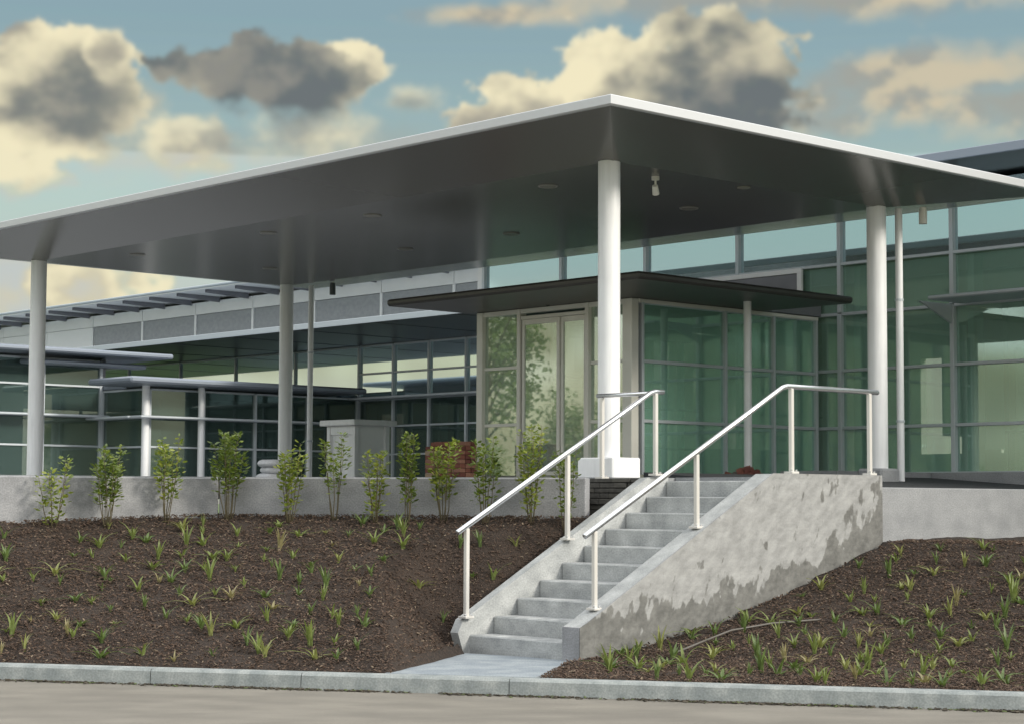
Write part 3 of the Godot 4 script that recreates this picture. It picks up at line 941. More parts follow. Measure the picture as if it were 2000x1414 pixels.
# ------------------------------------------------------------------ the main block and the wing
func make_main_block() -> void:
	var t := thing("main_building", "long green glazed main block behind the canopy, with dark overhanging roof", "building", 30.0, 18.0, 2.0)
	var ups := []
	for k in 11:
		ups.append(28.9 - 2.222 * k)
	ups.reverse()
	glazing(t, "p", 26.0, ups, [2.2, 2.96, 3.91, 4.85], M.mullion, M.glass, 0.075, 0.14, true)
	# second tier, up to the roof
	for u in ups:
		pbox(t, "mullion", M.mullion, 25.92, 26.05, 4.876, 6.8, u - 0.037, u + 0.037)
		pbox(t, "upper_fin", M.fin, 26.16, 26.42, 4.86, 6.7, u - 0.26, u - 0.14)
	for i in range(ups.size() - 1):
		var a: float = ups[i] + 0.037
		var b: float = ups[i + 1] - 0.037
		pbox(t, "transom", M.mullion, 25.93, 26.04, 5.665, 5.715, a, b)
		pane(t, "p", 26.0, a, b, 4.875, 5.665, M.glass)
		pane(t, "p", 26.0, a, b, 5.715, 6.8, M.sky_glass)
	# grey panel over the lobby, framed in white
	var gp := pbox(t, "spandrel_panel", M.grey_panel, 25.88, 25.92, 5.05, 5.60, 20.85, 24.3)
	pbox(gp, "frame", M.white_panel, 25.86, 25.91, 5.60, 5.68, 20.75, 24.3)
	pbox(gp, "frame", M.white_panel, 25.86, 25.91, 5.0, 5.60, 20.75, 20.85)
	# sunshade blade on the right
	var sb := pbox(t, "sunshade", M.roof_sheet, 25.0, 25.9, 4.85, 4.91, 6.7, 17.6, 0.02)
	for u in ups:
		if u < 18.0:
			var st := begin()
			for s in [-0.02, 0.02]:
				face_out(st, [lp(t, 25.05, 4.85, u + s), lp(t, 25.92, 4.85, u + s), lp(t, 25.92, 4.55, u + s)], lp(t, 25.6, 4.75, u))
			face_out(st, [lp(t, 25.05, 4.85, u - 0.02), lp(t, 25.05, 4.85, u + 0.02), lp(t, 25.92, 4.55, u + 0.02), lp(t, 25.92, 4.55, u - 0.02)], lp(t, 25.6, 4.8, u))
			part(sb, "bracket", finish(st), M.mullion, -local_of(sb))
	# shell
	pbox(t, "base_kerb", M.paving, 25.9, 26.1, 2.0, 2.175, 6.7, 28.9)
	pbox(t, "floor", M.inner_floor, 26.1, 34.0, 2.0, 2.16, 6.7, 28.8)
	pbox(t, "ceiling_bulkhead", M.white_panel, 26.5, 26.7, 5.45, 5.72, 6.7, 28.8)
	pbox(t, "ceiling", M.inner_ceiling, 26.7, 34.0, 5.45, 5.5, 6.7, 28.8)
	pbox(t, "end_wall", M.white_panel, 25.95, 34.3, 2.0, 6.8, 28.94, 29.1)
	pbox(t, "end_wall", M.white_panel, 25.95, 34.3, 2.0, 6.8, 6.5, 6.66)
	pbox(t, "back_wall", M.inner_wall, 34.0, 34.2, 2.0, 2.75, 6.66, 28.94)
	pbox(t, "back_wall", M.inner_wall, 34.0, 34.2, 4.75, 6.8, 6.66, 28.94)
	for k in 12:
		pbox(t, "back_pier", M.inner_wall, 34.0, 34.2, 2.75, 4.75, 6.66 + k * 1.94, 6.66 + k * 1.94 + 0.94)
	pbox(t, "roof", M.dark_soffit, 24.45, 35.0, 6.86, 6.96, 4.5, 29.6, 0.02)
	pbox(t, "roof_trim", M.bay_roof, 24.40, 24.447, 6.85, 6.99, 4.5, 29.6, 0.01)
	pbox(t, "roof_deck", M.roof_sheet, 24.46, 35.0, 6.962, 7.0, 4.5, 29.6, 0.01)
	# partitions and a counter inside
	for q in [10.2, 14.2, 19.4, 25.0]:
		pbox(t, "partition", M.inner_wall, 30.0, 33.9, 2.17, 5.4, q, q + 0.12)
	for q in [12.0, 16.6, 21.4]:
		pbox(t, "inner_post", M.fin, 28.4, 28.6, 2.17, 5.4, q, q + 0.2)
	rng.seed = 19
	var bq := 9.0
	while bq < 20.2:
		var bw := rng.randf_range(0.12, 0.5)
		if rng.randf() < 0.6:
			pbox(t, "blind", M.fin if rng.randf() < 0.5 else M.inner_wall, 26.9 + rng.randf() * 0.8, 27.72, 2.4 + rng.randf() * 0.5, rng.randf_range(4.1, 4.7), bq, bq + bw)
		bq += bw + rng.randf_range(0.08, 0.4)
	for d in [[27.4, 15.4], [27.6, 17.1]]:
		var k := thing("office_desk", "dark desk with a raised screen behind the right hand glazing" if d[1] < 16 else "dark desk standing inside beside the right canopy column", "desk", d[0], d[1], 2.165, "desks inside the glazing")
		pbox(k, "top", M.desk, d[0] - 0.35, d[0] + 0.35, 2.86, 2.90, d[1] - 0.6, d[1] + 0.6)
		for s in [-0.55, 0.55]:
			pbox(k, "side", M.desk, d[0] - 0.33, d[0] + 0.33, 2.165, 2.86, d[1] + s - 0.02, d[1] + s + 0.02)
		pbox(k, "modesty_panel", M.desk, d[0] - 0.2, d[0] - 0.17, 2.3, 2.85, d[1] - 0.53, d[1] + 0.53)

func make_wing() -> void:
	var t := thing("long_wing", "long wing at the left with white clerestory band, deep dark eave and bracketed roof", "building", 36.0, 50.0, 2.0)
	var ups := []
	var q := 35.46
	while q < 43.2:
		ups.append(q)
		q += 1.52
	glazing(t, "p", 34.0, ups, [2.1, 3.0, 3.78, 4.52], M.mullion, M.bay_glass, 0.07, 0.13, true)
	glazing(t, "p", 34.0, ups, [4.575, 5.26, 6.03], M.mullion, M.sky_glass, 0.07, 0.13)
	pbox(t, "sunshade", M.mullion, 33.2, 33.9, 4.50, 4.56, 35.5, 42.6, 0.02)
	# upper glass band over the bays
	var more := []
	q = ups[-1]
	while q < 73.0:
		more.append(q)
		q += 3.04
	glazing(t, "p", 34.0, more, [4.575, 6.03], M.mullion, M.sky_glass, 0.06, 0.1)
	# eave: soffit, edge and ribbed sheet roof
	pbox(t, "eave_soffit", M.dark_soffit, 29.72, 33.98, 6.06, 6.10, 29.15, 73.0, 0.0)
	pbox(t, "eave_trim", M.roof_sheet, 29.62, 29.645, 6.055, 6.20, 29.15, 73.0, 0.01)
	for k in 12:
		pbox(t, "soffit_joint", M.dark_mullion, 29.75, 33.9, 6.05, 6.059, 31.0 + k * 3.04, 31.018 + k * 3.04, 0.0)
	var rb := begin()
	var q2 := 29.2
	while q2 < 73.0:
		for w in [[0.0, 0.16, 0.0, 0.0], [0.16, 0.20, 0.0, 0.035], [0.20, 0.26, 0.035, 0.035], [0.26, 0.30, 0.035, 0.0]]:
			var a: float = q2 + w[0]
			var b: float = q2 + w[1]
			quad(rb, lp(t, 29.65, 6.152 + w[2], a), lp(t, 29.65, 6.152 + w[3], b), lp(t, 33.95, 6.38 + w[3], b), lp(t, 33.95, 6.38 + w[2], a))
		q2 += 0.30
	part(t, "ribbed_roof", finish(rb), M.roof_sheet)
	# clerestory
	var joints := []
	q = 35.92
	while q < 75.0:
		joints.append(q)
		q += 3.08
	for i in range(joints.size() - 1):
		var a: float = joints[i]
		var b: float = joints[i + 1]
		pbox(t, "white_panel", M.white_panel, 33.94, 34.02, 7.49, 7.86, a + 0.012, b - 0.012)
		if a < 57.0:
			pbox(t, "grey_panel", M.louvre, 33.97, 34.03, 6.40, 7.48, a + 0.05, b - 0.05)
			pbox(t, "mullion", M.white_panel, 33.93, 34.03, 6.40, 7.485, a - 0.05, a + 0.05)
		else:
			pbox(t, "white_panel", M.white_panel, 33.95, 34.03, 6.40, 7.48, a + 0.012, b - 0.012)
	# roof with raking brackets under its overhang
	pbox(t, "roof", M.roof_sheet, 32.2, 44.0, 8.0, 8.06, 34.0, 76.0, 0.015)
	pbox(t, "roof_soffit", M.white_panel, 32.3, 44.0, 7.96, 7.995, 34.0, 76.0, 0.0)
	q = 34.6
	while q < 74.0:
		var st := begin()
		for s in [-0.035, 0.035]:
			face_out(st, [lp(t, 32.4, 7.955, q + s), lp(t, 33.92, 7.955, q + s), lp(t, 33.92, 7.79, q + s), lp(t, 32.4, 7.86, q + s)], lp(t, 33.2, 7.88, q))
		face_out(st, [lp(t, 32.4, 7.86, q - 0.035), lp(t, 32.4, 7.86, q + 0.035), lp(t, 33.92, 7.79, q + 0.035), lp(t, 33.92, 7.79, q - 0.035)], lp(t, 33.2, 7.9, q))
		part(t, "roof_bracket", finish(st), M.grey_panel)
		q += 1.54
	# shell
	pbox(t, "floor", M.inner_floor, 34.1, 42.0, 2.0, 2.1, 34.5, 76.0)
	pbox(t, "back_wall", M.inner_wall, 42.0, 42.2, 2.0, 7.95, 34.5, 76.0)
	pbox(t, "ceiling", M.inner_ceiling, 34.1, 42.0, 6.1, 6.15, 34.5, 76.0)
	pbox(t, "end_wall", M.white_panel, 34.05, 42.2, 2.0, 7.95, 34.3, 34.5)
	for k in 6:
		pbox(t, "partition", M.inner_wall, 37.0, 41.9, 2.1, 6.0, 36.4 + k * 3.2, 36.5 + k * 3.2)

func make_bays() -> void:
	# near bay, its long face looking to the front right
	var t := thing("glazed_bay", "low glazed bay with thin pale roof edge left of the rear canopy columns", "building", 30.0, 43.5, 2.0, "glazed bays of the left wing")
	var rows := [2.05, 3.08, 3.84, 4.56]
	glazing(t, "q", 43.06, [27.1, 28.75, 30.4, 32.15, 33.88], rows, M.mullion, M.bay_glass, 0.08, 0.12)
	glazing(t, "p", 27.03, [43.12, 45.16], rows, M.mullion, M.bay_glass, 0.08, 0.12)
	pbox(t, "roof", M.bay_roof, 25.85, 33.35, 4.64, 4.80, 41.9, 44.0, 0.05)
	pbox(t, "roof_deck", M.bay_roof, 27.0, 33.9, 4.60, 4.75, 44.0, 56.0, 0.01)
	pbox(t, "sunshade", M.mullion, 26.5, 33.8, 3.80, 3.86, 42.45, 42.99, 0.02)
	pbox(t, "sunshade", M.mullion, 26.45, 26.96, 3.80, 3.86, 43.0, 45.1, 0.02)
	column(t, "roof_post", M.white, 26.93, 42.93, 2.0, 4.65, 0.10, 20)
	column(t, "roof_post", M.white, 28.5, 42.75, 2.0, 4.65, 0.085, 20)
	pbox(t, "floor", M.inner_floor, 27.1, 34.0, 2.0, 2.04, 43.15, 56.0)
	pbox(t, "inner_wall", M.inner_wall, 30.0, 33.9, 2.05, 4.58, 47.0, 47.15)
	# far bay, nearer the left edge, with a taller double roof
	t = thing("glazed_bay", "taller glazed bay with double layered dark roof behind the leftmost canopy column", "building", 23.0, 46.0, 2.0, "glazed bays of the left wing")
	rows = [2.05, 3.12, 3.90, 4.69, 5.36]
	glazing(t, "q", 45.22, [20.0, 21.75, 23.5, 25.25, 26.95], rows, M.mullion, M.bay_glass, 0.08, 0.12)
	pbox(t, "roof", M.bay_roof, 19.0, 28.45, 5.44, 5.57, 44.0, 50.0, 0.05)
	pbox(t, "lower_roof", M.bay_roof, 24.5, 28.0, 5.18, 5.30, 44.6, 45.1, 0.04)
	pbox(t, "side_wall", M.grey_panel, 26.97, 27.1, 4.81, 5.43, 45.2, 49.5)
	pbox(t, "sunshade", M.mullion, 19.8, 26.9, 3.86, 3.92, 44.6, 45.13, 0.02)
	pbox(t, "floor", M.inner_floor, 20.0, 27.0, 2.0, 2.04, 45.3, 49.5)
	pbox(t, "back_wall", M.inner_wall, 20.0, 27.0, 2.04, 5.42, 49.4, 49.6)
	pbox(t, "end_wall", M.inner_wall, 19.8, 19.95, 2.0, 5.43, 45.3, 49.4)

# ------------------------------------------------------------------ loose things on the plaza
func make_plaza_things() -> void:
	# white masonry kiosk
	var t := thing("white_kiosk", "small white square kiosk with flat cap under the canopy, between two shrubs", "kiosk", 22.4, 28.4, 2.005)
	for c in [[21.98, 27.98], [21.98, 28.72], [22.70, 27.98], [22.70, 28.72]]:
		pbox(t, "corner_post", M.white, c[0], c[0] + 0.1, 2.005, 3.09, c[1], c[1] + 0.1, 0.006)
	pbox(t, "panel", M.white, 22.03, 22.06, 2.005, 3.09, 28.08, 28.72)
	pbox(t, "panel", M.white_panel, 22.08, 22.70, 2.005, 3.09, 28.03, 28.06)
	pbox(t, "lintel", M.white, 21.99, 22.07, 2.93, 3.09, 28.08, 28.72)
	pbox(t, "cap", M.white, 21.88, 22.90, 3.095, 3.20, 27.88, 28.92, 0.015)
	var disc := CylinderMesh.new()
	disc.top_radius = 0.2
	disc.bottom_radius = 0.2
	disc.height = 0.03
	var dd := part(t, "round_plate", disc, M.fascia, lp(t, 22.075, 2.62, 28.4))
	dd.rotation.z = PI / 2
	# pallet of bricks
	t = thing("brick_stack", "stack of red and sandy bricks on a pallet left of the lobby door", "bricks", 20.48, 23.55, 2.005)
	pbox(t, "pallet", M.timber, 20.28, 20.68, 2.005, 2.10, 23.12, 24.03, 0.006)
	for l in 8:
		for i in 4:
			for j in 3:
				if l == 7 and (i + j) % 3 == 0:
					continue
				var y := 2.105 + l * 0.071
				var p0 := 20.30 + j * 0.117 + rng.randf_range(-0.006, 0.006)
				var q0 := 23.15 + i * 0.216 + rng.randf_range(-0.006, 0.006)
				var m: Material = M.brick[3] if (i > 1 and rng.randf() < 0.4) else M.brick[rng.randi() % 3]
				pbox(t, "brick", m, p0, p0 + 0.11, y, y + 0.066, q0, q0 + 0.208, 0.005)
	# heap of broken bricks by the lobby post
	t = thing("rubble_heap", "low heap of broken dark red bricks at the foot of the lobby post", "rubble", 22.3, 18.95, 2.005)
	for k in 26:
		var r := pow(rng.randf(), 0.7)
		var a := rng.randf() * TAU
		var o := part(t, "brick", box_mesh(Vector3(rng.randf_range(0.09, 0.2), 0.07, 0.1), 0.006), M.brick[rng.randi() % 2] if k % 4 else M.slate_b, Vector3(r * cos(a) * 0.32, 0.03 + 0.24 * (1.0 - r) * rng.randf_range(0.6, 1.0), r * sin(a) * 0.42))
		o.rotation = Vector3(rng.randf_range(-0.5, 0.5), rng.randf() * TAU, rng.randf_range(-0.5, 0.5))
	# sacks
	t = thing("sack_pile", "pile of pale grey cement sacks beside the rear canopy column", "sacks", 17.65, 24.5, 2.005)
	for k in [[0.0, 0.0, 0.0, 0.1], [0.05, 0.11, 0.04, -0.2], [-0.02, 0.21, 0.05, 0.3]]:
		var o := part(t, "sack", pillow(0.24, 0.065, 0.18), M.sack, Vector3(k[0], k[1] + 0.07, k[2]))
		o.rotation.y = k[3]

func pillow(a: float, b: float, c: float) -> ArrayMesh:
	var st := begin()
	st.set_smooth_group(0)
	var f := func(u: float, v: float) -> Vector3:
		var x := signf(cos(u)) * pow(absf(cos(u)), 0.45) * pow(absf(cos(v)), 0.35)
		var z := signf(sin(u)) * pow(absf(sin(u)), 0.45) * pow(absf(cos(v)), 0.35)
		return Vector3(a * x, b * sin(v) * (1.0 - 0.35 * pow(absf(x), 6.0)), c * z)
	for i in 20:
		for j in 8:
			var u0 := TAU * i / 20
			var u1 := TAU * (i + 1) / 20
			var v0 := -PI / 2 + PI * j / 8
			var v1 := -PI / 2 + PI * (j + 1) / 8
			quad(st, f.call(u0, v0), f.call(u0, v1), f.call(u1, v1), f.call(u1, v0))
	return finish(st)

# ------------------------------------------------------------------ plants
func add_leaf(st: SurfaceTool, at: Vector3, dir: Vector3, l: float, w: float) -> void:
	var side := dir.cross(Vector3.UP)
	side = (side.normalized() if side.length() > 0.05 else Vector3.RIGHT).rotated(dir.normalized(), rng.randf_range(-0.9, 0.9))
	var up := side.cross(dir.normalized()).normalized()
	var a := at
	var m1 := at + dir * l * 0.35
	var m2 := at + dir * l * 0.72 + up * l * -0.04
	var e := at + dir * l - up * l * 0.14
	tri(st, a, m1 + side * w - up * w * 0.25, m1)
	tri(st, a, m1, m1 - side * w - up * w * 0.25)
	quad(st, m1, m1 + side * w - up * w * 0.25, m2 + side * w * 0.8 - up * w * 0.3, m2)
	quad(st, m1, m2, m2 - side * w * 0.8 - up * w * 0.3, m1 - side * w - up * w * 0.25)
	tri(st, m2, m2 + side * w * 0.8 - up * w * 0.3, e)
	tri(st, m2, e, m2 - side * w * 0.8 - up * w * 0.3)

func shrub(label: String, at: Vector3, h: float, w: float, stems: int, seed_: int, bare: float, leaves: int) -> void:
	rng.seed = seed_
	var o := free_thing("young_shrub", label, "shrub", at, 0.0, "young shrubs along the retaining wall")
	var sticks := begin()
	sticks.set_smooth_group(0)
	var sets := [begin(), begin(), begin()]
	for k in stems:
		var a := TAU * (k + rng.randf() * 0.7) / stems
		var lean := Vector3(cos(a) * w * 0.34 * rng.randf_range(0.4, 1.0), 0, sin(a) * w * 0.26)
		var hh := h * rng.randf_range(0.72, 1.0) if k else h
		var foot := Vector3(lean.x * 0.15, -0.06, lean.z * 0.15)
		var pts := []
		for i in 6:
			var t := i / 5.0
			pts.append(foot + Vector3(lean.x * pow(t, 0.8), t * (hh + 0.06), lean.z * t) + Vector3(rng.randf_range(-1, 1), 0, rng.randf_range(-1, 1)) * 0.012 * (1.0 if i else 0.0))
		add_tube(sticks, pts, 0.007, 5, 0.0025)
		for i in int(leaves * 1.1):
			var t := lerpf(bare, 1.0, pow(rng.randf(), 0.75))
			var x := t * 5.0
			var i0 := mini(int(x), 4)
			var base: Vector3 = pts[i0].lerp(pts[i0 + 1], x - i0)
			var b := rng.randf() * TAU
			var off := rng.randf() * 0.075 * (1.0 if t < 0.9 else 0.5)
			var out := Vector3(cos(b), rng.randf_range(0.1, 1.1), sin(b)).normalized()
			var pick := 0 if rng.randf() < 0.45 else (1 if rng.randf() < 0.55 else 2)
			add_leaf(sets[pick], base + out * off, out, rng.randf_range(0.042, 0.078), rng.randf_range(0.013, 0.021))
	part(o, "stem", finish(sticks), M.stem)
	var pick := [0, 1, 2] if seed_ % 2 else [1, 3, 0]
	for k in 3:
		part(o, "foliage", finish(sets[k]), M.leaf[pick[k]])

func tuft_mesh(seed_: int, n: int, tall: float, spread: float) -> ArrayMesh:
	rng.seed = seed_
	var st := begin()
	for k in n:
		var a := TAU * k / n + rng.randf() * 0.8
		var l := tall * rng.randf_range(0.6, 1.1)
		var out := Vector3(cos(a), 0, sin(a))
		var side := Vector3(-sin(a), 0, cos(a))
		var w := rng.randf_range(0.010, 0.018)
		var sp := spread * rng.randf_range(0.4, 1.3)
		var prev := []
		for i in 5:
			var t := i / 4.0
			var c := out * (0.008 + l * sp * t * t) + Vector3.UP * (l * (t - 0.35 * sp * t * t * t) - 0.02)
			var ww := w * (1.0 - pow(t, 2.2)) + 0.0006
			var cur := [c - side * ww, c + Vector3.UP * -0.002, c + side * ww]
			if i:
				quad(st, prev[0], prev[1], cur[1], cur[0])
				quad(st, prev[1], prev[2], cur[2], cur[1])
			prev = cur
	return finish(st)

func make_plants() -> void:
	# shrubs: place along the wall (photo order from the left), height, spread
	var names := ["leafy shrub cut by the left edge of the picture", "thin forked shrub in front of the leftmost canopy column", "bushy shrub second from the left, right of the leftmost column", "narrow shrub third from the left, between two bay posts", "fullest dark green shrub, right of the thin white bay post", "shrub in front of the rear canopy column, beside the sacks", "open stemmed shrub in front of the white kiosk", "low sparse shrub just right of the white kiosk", "slim upright shrub midway between the kiosk and the brick stack", "spreading shrub in front of the red brick stack", "tall shrub at the lobby's left corner post", "bright yellow green shrub in front of the sliding doors", "thin shrub closest to the steps, behind the left handrail"]
	var data := [[-0.2671, 0.85, 0.4, 6, 0.2, 70], [-0.2374, 0.78, 0.52, 5, 0.1, 44], [-0.2064, 0.92, 0.55, 8, 0.35, 62], [-0.1735, 0.98, 0.42, 6, 0.3, 52], [-0.1459, 1.02, 0.5, 8, 0.38, 80], [-0.1165, 0.92, 0.45, 7, 0.2, 55], [-0.0907, 0.98, 0.55, 5, 0.45, 46], [-0.0697, 0.82, 0.36, 6, 0.15, 45], [-0.0526, 1.02, 0.22, 6, 0.25, 64], [-0.0355, 0.92, 0.52, 7, 0.3, 52], [-0.0118, 0.98, 0.42, 6, 0.3, 54], [0.0118, 1.10, 0.46, 7, 0.18, 64], [0.0302, 0.95, 0.32, 5, 0.2, 44]]
	for i in range(1, data.size()):
		var d: Array = data[i]
		var at := Vector3.ZERO
		for k in 60:   # along the foot of the wall, by the bearing it is seen at from the road
			var t := lerpf(-2.8, 4.9, k / 59.0)
			var w := kerb_at(t, wall_s(t) - 0.30 + 0.05 * sin(i * 2.3), 0)
			if k == 0 or absf(w.x / -w.z - d[0]) < absf(at.x / -at.z - d[0]):
				at = w
		at.y = soil(at.x, at.z)
		shrub(names[i], at, d[1], d[2], d[3], 300 + i, d[4], d[5])
	# small strap leaved plants in the mulch
	var kinds := []
	for k in 7:
		kinds.append(tuft_mesh(500 + k, 7 + k % 5, [0.24, 0.20, 0.29, 0.18, 0.22, 0.17, 0.21][k], [0.55, 0.9, 0.35, 1.1, 0.7, 1.4, 0.5][k]))
	rng.seed = 77
	var looks := ["upright", "arching", "tall upright", "low arching", "loose", "flattened", "slim upright"]
	var tints := ["green", "dark green", "yellow green", "straw coloured"]
	var places := ["first", "second", "third", "fourth", "fifth", "sixth", "seventh", "eighth", "ninth", "tenth", "eleventh", "twelfth", "thirteenth", "fourteenth", "fifteenth", "sixteenth", "seventeenth", "eighteenth", "nineteenth", "twentieth", "last"]
	for row in 15:
		var count := [0, 0]
		for k in 46:
			var s := 0.45 + row * 0.375 + rng.randf_range(-0.12, 0.12)
			var t := -3.0 + k * 0.33 + (0.16 if row % 2 else 0.0) + rng.randf_range(-0.13, 0.13)
			var w := kerb_at(t, s, 0)
			var ang := w.x / -w.z
			if ang < -0.30 or ang > 0.33 or rng.randf() < 0.08:
				continue
			var g := to_pq(w)
			if g.x > 13.2 and g.y > 13.45 and g.y < 15.55:
				continue
			if w.z > -20.6 and w.x > -1.4 and w.x < 0.85 and g.x < 13.8:
				continue
			var right := (g.y < 14.5) if g.x > 13.4 else w.x > 0.0
			if not right and s > wall_s(t) - 0.4 or right and (g.y > 13.5 or g.y > 13.8 and g.x > 18.3):
				continue
			var kind := rng.randi() % 7
			var tint: int = [0, 0, 1, 1, 2, 1, 0, 1, 0, 2, 1, 0, 1, 0, 1, 3][rng.randi() % 16]
			w.y = soil(w.x, w.z)
			var o := part(self, "strap_leaf_plant", kinds[kind], M.tuft[tint], w)
			o.rotation = Vector3(rng.randf_range(-0.15, 0.15), rng.randf() * TAU, rng.randf_range(-0.15, 0.15))
			o.scale = Vector3.ONE * rng.randf_range(0.55, 1.3)
			var side := 1 if right else 0
			tag(o, "%s %s plant, %s from left in %s mulch row %s of steps" % [looks[kind], tints[tint], places[mini(count[side], 20)], places[row], ["left", "right"][side]], "plant", "small plants %s of the steps" % ["left", "right"][side])
			count[side] += 1
	# bark chips
	var mm := MultiMesh.new()
	mm.transform_format = MultiMesh.TRANSFORM_3D
	mm.use_colors = true
	mm.mesh = box_mesh(Vector3(0.026, 0.005, 0.010), 0.0)
	var spots := []
	rng.seed = 91
	while spots.size() < 105000:
		var w := kerb_at(rng.randf_range(-4.5, 16.0), 0.2 + 6.2 * pow(rng.randf(), 1.0), 0)
		var ang := w.x / -w.z
		if ang < -0.33 or ang > 0.37:
			continue
		var g := to_pq(w)
		if g.x > 13.25 and g.y > 13.55 and g.y < 15.45:
			continue
		if w.z > -20.3 and w.x > -1.25 and w.x < 0.7 and g.x < 13.7 and w.x > lerpf(-1.24, -0.58, clampf((-17.4 - w.z) / 2.6, 0, 1)) and w.x < lerpf(0.2, 0.70, clampf((-17.4 - w.z) / 2.2, 0, 1)):
			continue
		w.y = soil(w.x, w.z) + rng.randf_range(0.0, 0.035)
		spots.append(w)
	mm.instance_count = spots.size()
	for i in spots.size():
		var b := Basis.from_euler(Vector3(rng.randf_range(-0.7, 0.7), rng.randf() * TAU, rng.randf_range(-0.7, 0.7))).scaled(Vector3.ONE * rng.randf_range(0.45, 1.35))
		mm.set_instance_transform(i, Transform3D(b, spots[i]))
		var v := rng.randf_range(0.5, 1.5)
		var c := Color(0.080 * v, 0.052 * v, 0.037 * v)
		if rng.randf() < 0.06:
			c = Color(0.20, 0.155, 0.11)
		mm.set_instance_color(i, c)
	var mi := MultiMeshInstance3D.new()
	mi.name = "bark_chips"
	mi.multimesh = mm
	mi.material_override = M.chips
	add_child(mi)
	tag(mi, "loose brown bark chips covering the planted bank", "mulch", "", "stuff")
	# grit, dead leaves and mud along the foot of the kerb
	var lm := MultiMesh.new()
	lm.transform_format = MultiMesh.TRANSFORM_3D
	lm.use_colors = true
	lm.mesh = box_mesh(Vector3(0.03, 0.004, 0.016), 0.0)
	var n3 := FastNoiseLite.new()
	n3.seed = 3
	n3.frequency = 0.9
	var bits := []
	rng.seed = 47
	while bits.size() < 2600:
		var t := rng.randf_range(-1.0, 10.5)
		if n3.get_noise_1d(t) < rng.randf_range(-0.35, 0.5) - (0.25 if t > 6.0 else 0.0):
			continue
		bits.append(kerb_at(t, -absf(rng.randfn(0.0, 0.05)) - 0.004, 0.004 + rng.randf() * 0.008))
	lm.instance_count = bits.size()
	for i in bits.size():
		lm.set_instance_transform(i, Transform3D(Basis.from_euler(Vector3(rng.randf_range(-0.3, 0.3), rng.randf() * TAU, rng.randf_range(-0.3, 0.3))).scaled(Vector3.ONE * rng.randf_range(0.4, 1.5)), bits[i]))
		var v := rng.randf_range(0.4, 1.3)
		lm.set_instance_color(i, Color(0.06 * v, 0.05 * v, 0.035 * v) if rng.randf() < 0.9 else Color(0.09, 0.12, 0.04))
	var li := MultiMeshInstance3D.new()
	li.name = "gutter_litter"
	li.multimesh = lm
	li.material_override = M.chips
	add_child(li)
	tag(li, "dark grit and leaf litter along the foot of the kerb", "litter", "", "stuff")
	# irrigation hose right of the steps
	var pts := []
	for w in [[1.55, -19.05], [1.9, -19.6], [2.25, -20.0], [2.7, -20.2], [3.2, -20.25]]:
		pts.append(Vector3(w[0], soil(w[0], w[1]) + 0.045, w[1]))
	var hz := part(self, "irrigation_hose", tube_mesh(pts, 0.011, 8), M.hose)
	tag(hz, "thin grey irrigation hose lying on the mulch right of the steps", "hose")

# ------------------------------------------------------------------ what the glass mirrors: trees and a house beyond the frame
func tree_meshes(seed_: int, h: float, r: float) -> Array:
	rng.seed = seed_
	var wood := begin()
	wood.set_smooth_group(0)
	add_tube(wood, [Vector3(0, -0.2, 0), Vector3(0.1, h * 0.3, 0), Vector3(0, h * 0.8, 0.1)], 0.22, 8, 0.05)
	var lobes := []
	for k in 16:
		var a := rng.randf() * TAU
		var e := Vector3(cos(a) * r * rng.randf_range(0.2, 0.75), h * rng.randf_range(0.35, 0.9), sin(a) * r * rng.randf_range(0.2, 0.75))
		lobes.append([e, r * rng.randf_range(0.3, 0.5)])
		add_tube(wood, [Vector3(0, e.y * 0.6, 0), e], 0.07, 5, 0.02)
	var st := begin()
	for k in 2600:
		var l: Array = lobes[k % 16]
		var d := Vector3(rng.randfn(), rng.randfn(), rng.randfn()).normalized()
		var c: Vector3 = l[0] + d * l[1] * pow(rng.randf(), 0.4)
		var u := Vector3(rng.randfn(), rng.randfn(), rng.randfn()).normalized() * rng.randf_range(0.1, 0.2)
		var w := u.cross(d).normalized() * u.length() * 0.6
		quad(st, c - u, c + w, c + u, c - w)
	return [finish(wood), finish(st)]

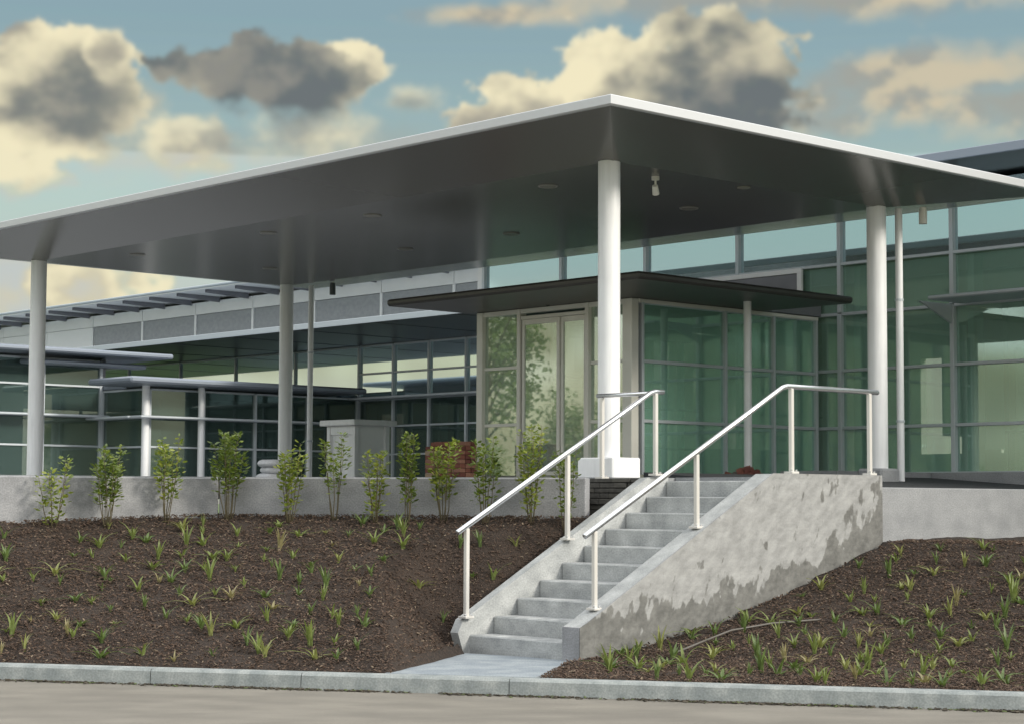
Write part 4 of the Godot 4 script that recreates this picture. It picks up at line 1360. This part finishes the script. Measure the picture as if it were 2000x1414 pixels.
func make_surroundings() -> void:
	var kinds := [tree_meshes(901, 8.0, 3.2), tree_meshes(902, 9.5, 3.0), tree_meshes(903, 6.5, 3.4)]
	rng.seed = 31
	var spots := []
	for k in 16:
		spots.append([Vector3(-62 + rng.randf_range(-5, 5), 0, -8 - k * 6.2), "left"])
	for k in 12:
		spots.append([Vector3(48 + rng.randf_range(-4, 4), 0.0, -2 - k * 5.0), "right"])
	spots.append([Vector3(-21.0, 2.0, -34.0), "left"])
	for i in spots.size():
		var s: Array = spots[i]
		var o := free_thing("broadleaf_tree", "green broadleaf tree beyond the %s edge of the picture, mirrored in the glazing" % s[1], "tree", s[0], rng.randf() * TAU, "trees mirrored in the glazing, " + s[1])
		var k: Array = kinds[i % 3]
		part(o, "trunk", k[0], M.bark)
		part(o, "crown", k[1], M.leaf[[0, 1, 0][i % 3]])
		o.scale = Vector3.ONE * rng.randf_range(0.62, 0.85)

# ------------------------------------------------------------------
func _ready() -> void:
	rng.seed = 7
	# camera: level sideways but for a quarter of a degree, tilted up four degrees
	var cam := Camera3D.new()
	cam.name = "camera"
	cam.fov = 21.05
	cam.near = 0.1
	cam.far = 3000.0
	var tilt := deg_to_rad(4.094)
	var roll := deg_to_rad(0.264)
	var x := Vector3(cos(roll), sin(roll) * cos(tilt), sin(roll) * sin(tilt))
	var z := Vector3(0, -sin(tilt), cos(tilt))
	cam.transform = Transform3D(Basis(x, z.cross(x), z), Vector3(0, EYE, 0))
	add_child(cam)
	cam.current = true
	var env := Environment.new()
	env.background_mode = Environment.BG_SKY
	env.sky = Sky.new()
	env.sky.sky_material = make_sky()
	env.background_energy_multiplier = 1.0
	env.tonemap_mode = Environment.TONE_MAPPER_LINEAR
	env.tonemap_exposure = 2.3
	env.sdfgi_enabled = true
	env.ssao_enabled = true
	env.ssil_enabled = true
	var we := WorldEnvironment.new()
	we.environment = env
	add_child(we)
	# low sun from the right and behind, softened by cloud
	var sun := DirectionalLight3D.new()
	sun.name = "sun"
	sun.light_energy = 0.42
	sun.light_color = Color(1.0, 0.97, 0.91)
	sun.light_angular_distance = 10.0
	sun.shadow_enabled = true
	add_child(sun)
	sun.look_at_from_position(Vector3(0.862 * 0.906, 0.423, 0.507 * 0.906) * 50.0, Vector3.ZERO)
	make_materials()
	make_ground()
	make_main_block()
	make_wing()
	make_bays()
	make_lobby()
	make_canopy()
	make_walls()
	make_stairs()
	make_rails()
	make_plaza_things()
	make_plants()
	make_surroundings()
